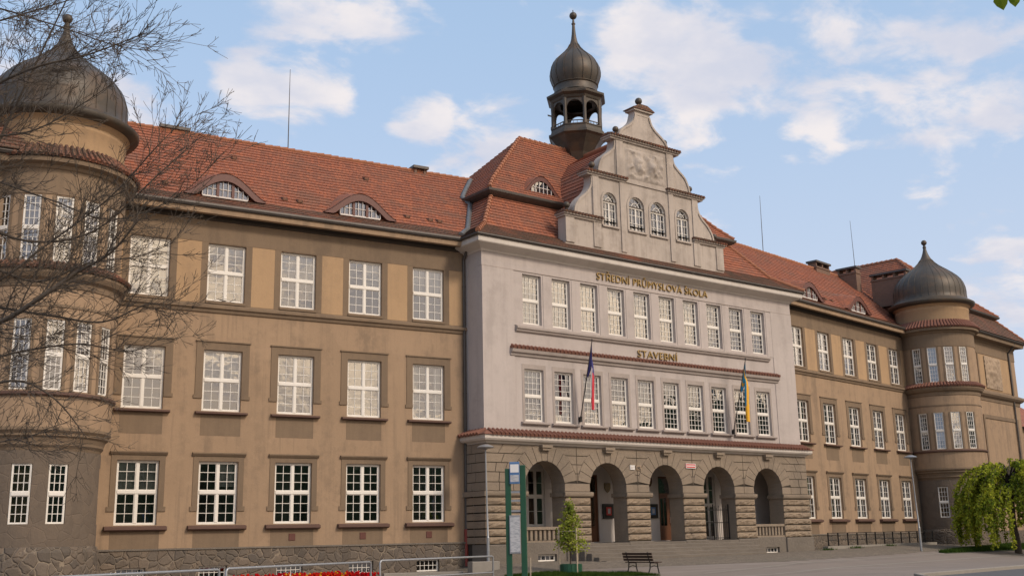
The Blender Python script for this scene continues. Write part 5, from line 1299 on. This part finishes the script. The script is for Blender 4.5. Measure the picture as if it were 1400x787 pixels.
# concrete block by the lamp, low wall
cz = ground_z(-21.5, -2.9)
mb = MB(); mb.bbox(-.62, .62, -.32, .25, -.3, .36, .02); top('concrete_block', mb, 'concrete', 'rough concrete block at the foot of the lamp post', 'concrete block', Matrix.Translation((-21.75, -2.9, cz)) @ Matrix.Rotation(R_(-8), 4, 'Z'))
mb = MB(); mb.sweep([(-25.6, -1.35), (-24.2, -1.6), (-22.4, -2.3)], [(.0, -1.2), (.0, -.62), (-.02, -.60), (-.28, -.60), (-.3, -.62), (-.3, -1.2)]); top('low_wall', mb, 'concrete', 'low tan retaining wall running up to the concrete block', 'wall')

# bus stop stand: two green posts with panels
def bus_stop():
    x, y = -30.55, -20.5; z = ground_z(x, y)
    d = Vector((.20, -.16, 0)); root = empty('bus_stop_stand', (x, y, z), math.atan2(-.58, .81)); tag(root, 'green two post bus stop stand with white timetable panels', 'bus stop')
    for px, hz in ((-.17, 3.36), (.20, 3.44)):
        mb = MB(); mb.bbox(px-.07, px+.07, -.045, .045, -.3, hz, .01); link('post', mb.mesh('post', ['green']), root)
    mb = MB(); mb.bbox(-.15, .128, -.085, -.047, 1.30, 2.22, .01, 0); mb.box(-.13, .11, -.091, -.08, 1.34, 2.18, 1); link('timetable_panel', mb.mesh('timetable_panel', ['steel', 'paper']), root)
    mb = MB(); mb.bbox(-.12, .128, -.085, -.047, 2.98, 3.52, .01, 0); mb.box(-.10, .11, -.091, -.08, 3.26, 3.46, 1); mb.box(-.10, .11, -.091, -.08, 3.03, 3.20, 2); link('stop_sign', mb.mesh('stop_sign', ['signblue', 'signwhite', 'paper']), root)
    for z_ in (2.30, 2.55, 2.76):
        mb = MB(); mb.box(-.10, .128, -.025, .025, z_, z_+.05); link('crossbar', mb.mesh('crossbar', ['steel']), root)
bus_stop()

# tubular railings along the pavement
def railing(a, b, label):
    a = Vector(a); b = Vector(b); root = empty('railing', (a.x, a.y, ground_z(a.x, a.y)), math.atan2(b.y-a.y, b.x-a.x)); tag(root, label, 'railing', 'tubular railings along the pavement')
    L = (b-a).length; h = .95; mb = MB()
    mb.tube([(0, 0, -.2), (0, 0, h-.08), (.03, 0, h-.02), (.09, 0, h), (L-.09, 0, h), (L-.03, 0, h-.02), (L, 0, h-.08), (L, 0, -.2)], .038, 10); link('frame', mb.mesh('frame', ['steel'], 40), root)
    mb = MB(); mb.tube([(0, 0, .32), (L, 0, .32)], .028, 8)
    link('lower_rail', mb.mesh('lower_rail', ['steel'], 40), root)
railing((-41.3, -15.1), (-35.33, -11.55), 'grey tubular railing panel at the near left end of the row')
railing((-34.95, -10.95), (-28.76, -7.34), 'middle grey tubular railing panel, before the red tulips')
railing((-28.3, -7.1), (-22.3, -4.7), 'grey tubular railing panel ending beside the lamp post')

# flower bed: tulips
def tulips():
    rr = random.Random(6); mb = MB()
    for i in range(620):
        t = rr.random(); x = -33.2+5.0*t+rr.uniform(-.3, .3); y = -5.0-rr.uniform(0, 2.4)-.0
        if rr.random() > .2+.8*math.exp(-((t-.5)/.35)**2): continue
        z = ground_z(x, y); h = rr.uniform(.36, .50); k = 1 if rr.random() > .2 or abs(t-.55) > .22 else 2
        mb.tube([(x, y, z), (x+rr.uniform(-.03, .03), y, z+h)], .006, 3, 0, False)
        for q in range(2):
            a = rr.uniform(0, 6.28); mb.add([(x, y, z), (x+.05*math.cos(a), y+.05*math.sin(a), z+h*.4), (x+.12*math.cos(a+.3), y+.12*math.sin(a+.3), z+h*.62), (x+.03*math.cos(a+.5), y+.03*math.sin(a+.5), z+h*.4)], [(0, 1, 2, 3)], 0)
        s_ = rr.uniform(.9, 1.25)
        mb.lathe([(.008, z+h-.01), (.035*s_, z+h+.012), (.042*s_, z+h+.045), (.030*s_, z+h+.08), (.012, z+h+.09)], x, y, 6, mi=k)
    o = link('tulip_bed', mb.mesh('tulip_bed', ['grassblade', 'tulipred', 'tulipyellow'])); tag(o, 'dense bed of red and yellow tulips behind the railing', 'flower bed', None, 'stuff')
tulips()

# bench
def bench():
    x, y = -16.86, -7.5; z = ground_z(x, y); root = empty('park_bench', (x, y, z), R_(97)); tag(root, 'dark wooden park bench with curved iron legs on the forecourt', 'bench')
    mb = MB()
    for i in range(4): mb.bbox(-.85, .85, -.22+i*.115, -.125+i*.115, .42, .455, .006)
    link('seat', mb.mesh('seat', ['benchwood']), root)
    mb = MB()
    for i in range(3):
        mt = Matrix.Translation((0, .28+.03*i, .54+.115*i)) @ Matrix.Rotation(R_(-14), 4, 'X'); mb.box(-.85, .85, -.016, .016, -.045, .045, 0, mt)
    link('backrest', mb.mesh('backrest', ['benchwood']), root)
    for s in (-.62, .62):
        mb = MB(); mb.tube([(s, -.26, 0), (s, -.20, .22), (s, -.18, .40), (s, .02, .415), (s, .22, .41), (s, .30, .60), (s, .36, .84)], .026, 6); mb.tube([(s, .22, .41), (s, .24, .2), (s, .33, 0)], .026, 6); mb.tube([(s, -.2, .25), (s, .0, .30), (s, .24, .24)], .016, 5)
        link('leg', mb.mesh('leg', ['iron'], 40), root)
bench()

# wooden stake
mb = MB(); mb.tube([(0, 0, -.2), (.01, 0, .75)], .03, 7); top('wooden_stake', mb, 'stake', 'short pale wooden stake in the grass beside the bus stop posts', 'stake', Matrix.Translation((-21.7, -6.6, ground_z(-21.7, -6.6))))

# low iron railing on a kerb wall along the right wing
def low_railing():
    root = empty('low_railing', L2W(FR, 10, -1.55, -.2), R_(15.234)); tag(root, 'low dark iron railing along the foot of the right wing', 'railing')
    mb = MB()
    for i in range(13): x = -7.2+i*1.16; mb.box(x-.03, x+.03, -.03, .03, .05, .86)
    link('post', mb.mesh('post', ['iron']), root)
    mb = MB()
    for z in (.84, .45): mb.tube([(-7.2, 0, z), (6.72, 0, z)], .022, 6)
    link('rail', mb.mesh('rail', ['iron']), root)
    mb = MB(); mb.box(-7.6, 6.9, -.16, .16, -.6, .12); link('kerb_wall', mb.mesh('kerb_wall', ['concrete']), root)
low_railing()

# ------------------------------------------------------------------ vegetation
def leaf_quads(mb, c, n, spread, size, rr, mi=0, droop=0.0):
    for _ in range(n):
        p = Vector(c)+Vector((rr.gauss(0, spread), rr.gauss(0, spread), rr.gauss(0, spread)))
        a = Vector((rr.gauss(0, 1), rr.gauss(0, 1), rr.gauss(0, .6)-droop)).normalized(); b = a.cross(Vector((rr.gauss(0, 1), rr.gauss(0, 1), rr.gauss(0, 1)))).normalized()
        s = size*rr.uniform(.6, 1.35); w = s*.42
        mb.add([p, p+a*s*.5+b*w, p+a*s, p+a*s*.5-b*w], [(0, 1, 2, 3)], mi)

def weeping_tree():
    x, y = 15.5, -1.75; z = ground_z(x, y); rr = random.Random(11); root = empty('weeping_tree', (x, y, z)); tag(root, 'broad weeping tree with drooping yellow green foliage beside the far tower', 'tree')
    tb = MB(); tb.tube([(0, 0, -.3), (.05, 0, .6), (-.05, .05, 1.8), (.0, 0, 3.2), (.1, 0, 4.3)], [.24, .19, .16, .13, .06], 10)
    lb = MB()
    for k in range(125):
        a = rr.uniform(0, 6.283); reach = rr.uniform(.3, 1)**.7*3.75; h0 = rr.uniform(3.5, 5.15); apex = h0+rr.uniform(.2, 1.0)*(1-reach/4.6)
        cx, sy = math.cos(a), math.sin(a)
        zend = rr.uniform(.35, 1.8) if reach > 2.0 else rr.uniform(1.6, 3.4)
        if rr.random() < .25: zend = rr.uniform(2.2, 3.2)
        pts = [Vector((0, 0, h0-.6)), Vector((cx*reach*.35, sy*reach*.35, apex)), Vector((cx*reach*.75, sy*reach*.75, apex-.45)), Vector((cx*reach, sy*reach, apex-1.5)), Vector((cx*(reach+.12), sy*(reach+.12), max(zend, .3)))]
        if pts[4].z > pts[3].z: pts[4].z = pts[3].z-.4
        tb.tube(pts, [.045, .035, .022, .014, .008], 4, 0, False)
        for i in range(1, 4):
            A, B_ = pts[i], pts[i+1]; n = int((B_-A).length/.14)+1
            for j in range(n):
                q = A+(B_-A)*(j+rr.random())/n
                if i == 1 and q.z < 2.5: continue
                leaf_quads(lb, q, rr.randint(7, 12), .075, .15, rr, 0, 1.3)
    link('trunk', tb.mesh('trunk', ['bark'], 60), root); link('crown', lb.mesh('crown', ['leaf_weep']), root)
weeping_tree()

def young_tree():
    x, y = -19.68, -6.40; z = ground_z(x, y); rr = random.Random(3); root = empty('young_tree', (x, y, z)); tag(root, 'young staked tree with a narrow light green crown', 'tree')
    tb = MB(); tb.tube([(0, 0, -.1), (.01, 0, 1.0), (0, .01, 2.5)], [.035, .03, .012], 7); lb = MB()
    for k in range(90):
        h = rr.uniform(.95, 2.6); t = (h-.95)/1.65; r = (.60*(1-t)**.8+.10)*rr.uniform(.35, 1.0); a = rr.uniform(0, 6.283)
        e = Vector((r*math.cos(a), r*math.sin(a), h+rr.uniform(-.15, .15))); tb.tube([(0, 0, max(.9, h-.25)), e*.6+Vector((0, 0, h*.4-.05)), e], [.012, .009, .005], 3, 0, False)
        leaf_quads(lb, e, 13, .09, .10, rr, 0, .3); leaf_quads(lb, e*.7+Vector((0, 0, h*.3)), 8, .08, .09, rr, 0, .3)
    link('trunk', tb.mesh('trunk', ['bark'], 60), root); link('crown', lb.mesh('crown', ['leaf_young']), root)
    for k, (sx, sy) in enumerate(((-.46, .1), (.42, .12), (.02, -.45))):
        mb = MB(); mb.tube([(sx, sy, -.2), (sx, sy, 1.75)], .033, 8); o = link('wooden_stake', mb.mesh('wooden_stake', ['stake'], 40), None, Matrix.Translation((x, y, z)))
        tag(o, ['pale support stake on the left of the young tree', 'pale support stake on the right of the young tree', 'pale support stake in front of the young tree trunk'][k], 'stake', 'stakes holding the young tree')
    mb = MB()
    for (a, b) in (((-.46, .1), (.42, .12)), ((.42, .12), (.02, -.45)), ((.02, -.45), (-.46, .1))): mb.tube([(*a, 1.62), (*b, 1.62)], .025, 6)
    top('stake_brace', mb, 'stake', 'triangle of pale battens joining the stakes round the young tree', 'brace', Matrix.Translation((x, y, z)))
    mb = MB()
    for i in range(18):
        a = R_(20*i); mb.bbox(-.075, .075, -.035, 0, 0, .34, .01); 
        for k in range(len(mb.v)-12, len(mb.v)):
            v = Vector(mb.v[k])+Vector((0, -.43, 0)); mb.v[k] = tuple(Matrix.Rotation(a, 3, 'Z') @ v)
    mb.lathe([(.40, .02), (.40, .28), (.01, .29)], 0, 0, 18, mi=1)
    top('tree_guard', mb, ['green', 'soil'], 'low green slatted collar around the foot of the young tree', 'planter', Matrix.Translation((x, y, z)))
young_tree()

def bare_tree():
    rr = random.Random(21)
    def px(x, y, d): return CAM+(fw+r2*((x-700)/_f)-u2*((y-393.5)/_f))*d
    base = px(-215, 700, 19.0); base.z = ground_z(base.x, base.y)
    root = empty('bare_tree', base); tag(root, 'leafless tree spreading thin dark branches before the near tower', 'tree')
    tb = MB(); cb = MB(); rnd = lambda s: Vector((rr.gauss(0, s), rr.gauss(0, s), rr.gauss(0, s)))
    fork = px(-185, 520, 19.0)
    up2 = px(-160, 250, 19.3); up3 = px(-120, -40, 19.5)
    tb.tube([Vector((0, 0, -.4)), (fork-base)*.5+Vector((.05, 0, 0)), fork-base, up2-base, up3-base], [.30, .24, .20, .12, .05], 12)
    def smooth(P, n=5):
        out = []
        for i in range(len(P)-1):
            p0, p1, p2, p3 = P[max(i-1, 0)], P[i], P[i+1], P[min(i+2, len(P)-1)]
            for k in range(n):
                t = k/n; out.append(.5*((2*p1)+(-p0+p2)*t+(2*p0-5*p1+4*p2-p3)*t*t+(-p0+3*p1-3*p2+p3)*t**3))
        return out+[P[-1]]
    def branch(start, d, L, r, lvl):
        n = max(3, int(L/.15)); p = start.copy(); pts = [p.copy()]; d = d.normalized()
        lift = rr.uniform(.0, .16)
        for i in range(n):
            d = (d+rnd(.10)+Vector((0, 0, lift*.6))).normalized(); p = p+d*(L/n); pts.append(p.copy())
        rs = [max(.0040, r*(1-.75*i/n)) for i in range(n+1)]
        cb.tube(pts, rs, 4 if r > .012 else 3, 0, False)
        if lvl <= 0: return
        k = int(L/(.155 if lvl > 1 else .13))
        for i in range(k):
            t = rr.uniform(.10, 1); q = pts[min(n, int(t*n))]; dd = (pts[min(n, int(t*n)+1)]-pts[max(0, int(t*n)-1)])
            if dd.length < 1e-6: continue
            side = rnd(1.0); side -= dd.normalized()*side.dot(dd.normalized()); side.normalize()
            branch(q, dd.normalized()*.95+side*.62, L*rr.uniform(.25, .6)*(1-.4*t), max(.0042, r*.5), lvl-1)
    limbs = [([(-185, 520), (-80, 462), (0, 440), (62, 402), (105, 372), (152, 345), (190, 300)], .085),
             ([(-185, 560), (-60, 540), (20, 520), (75, 545), (120, 600)], .05),
             ([(-175, 420), (-60, 330), (0, 190), (55, 75), (110, -40)], .06),
             ([(-160, 250), (-40, 140), (40, 95), (120, 75), (200, 45)], .05),
             ([(-170, 330), (-60, 300), (40, 330), (130, 315), (215, 240), (270, 190)], .05),
             ([(-180, 470), (-50, 420), (60, 430), (140, 440), (205, 415), (250, 430)], .045),
             ([(-150, 120), (-60, 50), (30, 20), (130, -10)], .045),
             ([(-180, 500), (-60, 500), (30, 480), (110, 470), (180, 480), (230, 455)], .04),
             ([(-170, 380), (-40, 360), (50, 385), (120, 360), (190, 350), (240, 330)], .04),
             ([(-185, 600), (-60, 610), (20, 600), (80, 585)], .03), ([(-175, 440), (-30, 400), (70, 330), (150, 270), (215, 200), (250, 165)], .035), ([(-170, 300), (-60, 240), (60, 270), (150, 300), (240, 270), (300, 215)], .03), ([(-150, 60), (-40, 10), (60, 30), (150, 60), (205, 70)], .03),
             ([(-160, 210), (-40, 190), (40, 180), (100, 150), (160, 110)], .035)]
    for pts, r in limbs:
        dz = rr.uniform(-1.4, 1.2)
        P = [px(x, y, 19.0+dz*min(1, max(0, (x+185)/200))+rr.uniform(-.2, .2))-base for x, y in pts]
        S = smooth(P); n = len(S)
        r *= .72; tb.tube(S, [max(.007, r*(1-.85*i/n)) for i in range(n)], 7)
        L = sum((S[i+1]-S[i]).length for i in range(n-1)); cnt = int(L/.175)
        for i in range(cnt):
            t = .22+.78*(i+rr.random())/cnt; k = min(n-2, int(t*(n-1))); q = S[k]; dd = (S[k+1]-S[k]).normalized()
            side = rnd(1.0); side -= dd*side.dot(dd); side.normalize()
            branch(q, dd*.9+side*.7+Vector((0, 0, .10)), rr.uniform(.55, 1.7)*(1.2-.45*t), max(.007, r*.26*(1.1-t*.6)), 2)
    link('trunk', tb.mesh('trunk', ['bark'], 60), root); link('crown', cb.mesh('crown', ['bark']), root)
bare_tree()

def linden():
    rr = random.Random(9)
    def px(x, y, d): return CAM+(fw+r2*((x-700)/_f)-u2*((y-393.5)/_f))*d
    tip = px(1392, -16, 5.0); base = px(1800, 400, 5.6); base.z = -.95
    root = empty('linden_tree', base); tag(root, 'linden branch with fresh green leaves hanging into the upper corner', 'tree')
    tb = MB(); j = px(1780, -120, 5.5)-base; tb.tube([Vector((0, 0, -.3)), Vector((0, 0, 1.5)), j, j+Vector((.1, .1, 1.8))], [.12, .10, .08, .03], 10)
    t = tip-base; tb.tube([j, (j+t)/2+Vector((0, 0, .12)), t], [.03, .016, .005], 6); link('trunk', tb.mesh('trunk', ['bark'], 60), root)
    lb = MB()
    def leaf(c, d, s):
        d = d.normalized(); w = d.cross(fw).normalized(); out = [(0, 0), (.18, .30), (.42, .42), (.70, .30), (1.0, 0)]
        L = [c+d*(s*a)+w*(s*b)+fw*(.10*s*b) for a, b in out]; Rr = [c+d*(s*a)-w*(s*b)+fw*(.10*s*b) for a, b in out]; mid = [c+d*(s*a) for a, _ in out]
        for i in range(4): lb.add([mid[i], mid[i+1], L[i+1], L[i]], [(0, 1, 2, 3)]); lb.add([mid[i], Rr[i], Rr[i+1], mid[i+1]], [(0, 1, 2, 3)])
    leaf(px(1366, -10, 5.0)-base, -u2+r2*.25, .085); leaf(px(1386, -12, 5.0)-base, -u2+r2*.1, .075); leaf(px(1402, -10, 5.02)-base, -u2+r2*.5, .06)
    for i in range(60):
        f = rr.random(); c = j+(t-j)*f+Vector((rr.gauss(0, .12), rr.gauss(0, .12), rr.uniform(.02, .25))); leaf(c, Vector((rr.gauss(0, 1), rr.gauss(0, 1), -.4)), rr.uniform(.05, .085))
    link('crown', lb.mesh('crown', ['leaf_linden']), root)
linden()

def grass():
    rr = random.Random(5); mb = MB(); bd = MB()
    def patch(poly_fn, n, hmin, hmax):
        for _ in range(n):
            x, y = poly_fn()
            z = ground_z(x, y); a = rr.uniform(0, 6.283); h = rr.uniform(hmin, hmax); w = .012
            mb.add([(x-w*math.cos(a), y-w*math.sin(a), z), (x+w*math.cos(a), y+w*math.sin(a), z), (x+rr.gauss(0, .03), y+rr.gauss(0, .03), z+h)], [(0, 1, 2)], 0)
    def pl():   # lawn strip before the young tree
        t = rr.random(); a = Vector((-21.9, -6.2)); b = Vector((-17.05, -8.0)); c = a+(b-a)*t; w = rr.uniform(-.9, 1.3)*(1-.55*t); return c.x-.35*w*-1, c.y-w
    def pr():   # lawn by the weeping tree
        t = rr.random()**.8; a = Vector((8.2, -2.2)); b = Vector((26, 2.6)); c = a+(b-a)*t; w = rr.uniform(0, 1)*(.3+2.6*t); return c.x-.26*w, c.y+w*.96
    def tuft():
        q = rr.choice([(2.6, 1.0), (5.2, 1.4), (-13.0, -1.5), (9.5, 2.6)]); return q[0]+rr.gauss(0, .25), q[1]+rr.gauss(0, .12)
    patch(pl, 9000, .06, .14); patch(pr, 14000, .10, .24); patch(tuft, 500, .08, .2)
    o = link('grass', mb.mesh('grass', ['grassblade'])); tag(o, 'short green lawn grass at the edges of the forecourt', 'grass', None, 'stuff')
grass()

# soil under the lawns
def soil(name, pts):
    mb = MB(); c = Vector((sum(p[0] for p in pts)/len(pts), sum(p[1] for p in pts)/len(pts)))
    n = len(pts); K = 8; vs = [(c.x, c.y, ground_z(c.x, c.y)+.016)]
    ring = []
    for k in range(1, K+1):
        for i in range(n*6):
            a, b = pts[i//6], pts[(i//6+1) % n]; f = (i % 6)/6; q = c+(Vector((a[0]+(b[0]-a[0])*f, a[1]+(b[1]-a[1])*f))-c)*k/K; vs.append((q.x, q.y, ground_z(q.x, q.y)+.016))
    m_ = n*6; fs = [(0, 1+i, 1+(i+1) % m_) for i in range(m_)]
    for k in range(K-1):
        for i in range(m_): fs.append((1+k*m_+i, 1+(k+1)*m_+i, 1+(k+1)*m_+(i+1) % m_, 1+k*m_+(i+1) % m_))
    mb.add(vs, fs); tag(link(name, mb.mesh(name, ['soil'], 60)), kind='structure')
soil('lawn', [(-22.4, -7.4), (-17.2, -8.6), (-17.0, -7.9), (-21.6, -5.2)])
soil('lawn', [(8.0, -2.4), (25.5, 2.0), (25.0, 5.2), (14, 1.6)])
soil('flower_border', [(-33.8, -7.8), (-28.0, -7.0), (-28.0, -4.8), (-33.6, -4.8)])

# neighbouring house beyond the right end
def neighbour():
    c = L2W(FR, 40.5, 3.0, 0); root = empty('neighbour_house', (c.x, c.y, -.5), R_(15.234)); tag(root, 'neighbouring tan house with a red tiled roof beyond the far end', 'building')
    mb = MB(); mb.box(-5, 8, -4, 6, -.5, 9.2); mb.prism([(-5, 9.2), (8, 9.2), (8, 9.25), (-5, 9.25)], -4, 6); link('wall', mb.mesh('wall', ['ochre']), root)
    mb = MB(); mb.add([(-5.4, -4.5, 9.1), (8.4, -4.5, 9.1), (8.4, 1, 12.6), (-5.4, 1, 12.6), (8.4, 6.5, 9.1), (-5.4, 6.5, 9.1)], [(0, 1, 2, 3), (3, 2, 4, 5), (0, 3, 5), (1, 4, 2)]); link('roof', mb.mesh('roof', ['tile']), root)
    for z in (1.5, 5.5):
        for x in (-3.6, -1.0, 1.6): 
            mb = MB(); mb.box(x-.5, x+.5, -4.06, -4.0, z, z+1.7, 0); mb.box(x-.42, x+.42, -4.07, -4.05, z+.08, z+1.62, 1); link('window', mb.mesh('window', ['white', 'black']), root)
neighbour()

# dark wood across the street, seen only mirrored in the panes
def far_wood():
    rr = random.Random(17); mb = MB()
    for i in range(260):
        t = i/259; a = R_(60+170*t); d = rr.uniform(60, 85); x = -20+d*math.sin(a)*1.1; y = -35+d*math.cos(a)*.9
        h = rr.uniform(10.5, 14.5)*(1.0 if rr.random() < .85 else 1.25); r = rr.uniform(3.2, 5.2); k = 8; vs = []
        prof = [(r*.8, -.9), (r, h*.3-.9), (r*.95, h*.6), (r*.55, h*.88), (.1, h)]
        b0 = len(mb.v); mb.lathe(prof, x, y, 9)
        for q in range(b0, len(mb.v)):
            v = Vector(mb.v[q]); nn = noise.noise(v*.55); mb.v[q] = tuple(v+Vector((nn*1.2, noise.noise(v*.55+Vector((9, 0, 0)))*1.2, nn*.9)))
    o = link('far_wood', mb.mesh('far_wood', ['forest'])); tag(o, 'dark belt of trees across the street', 'wood', None, 'stuff')
far_wood()
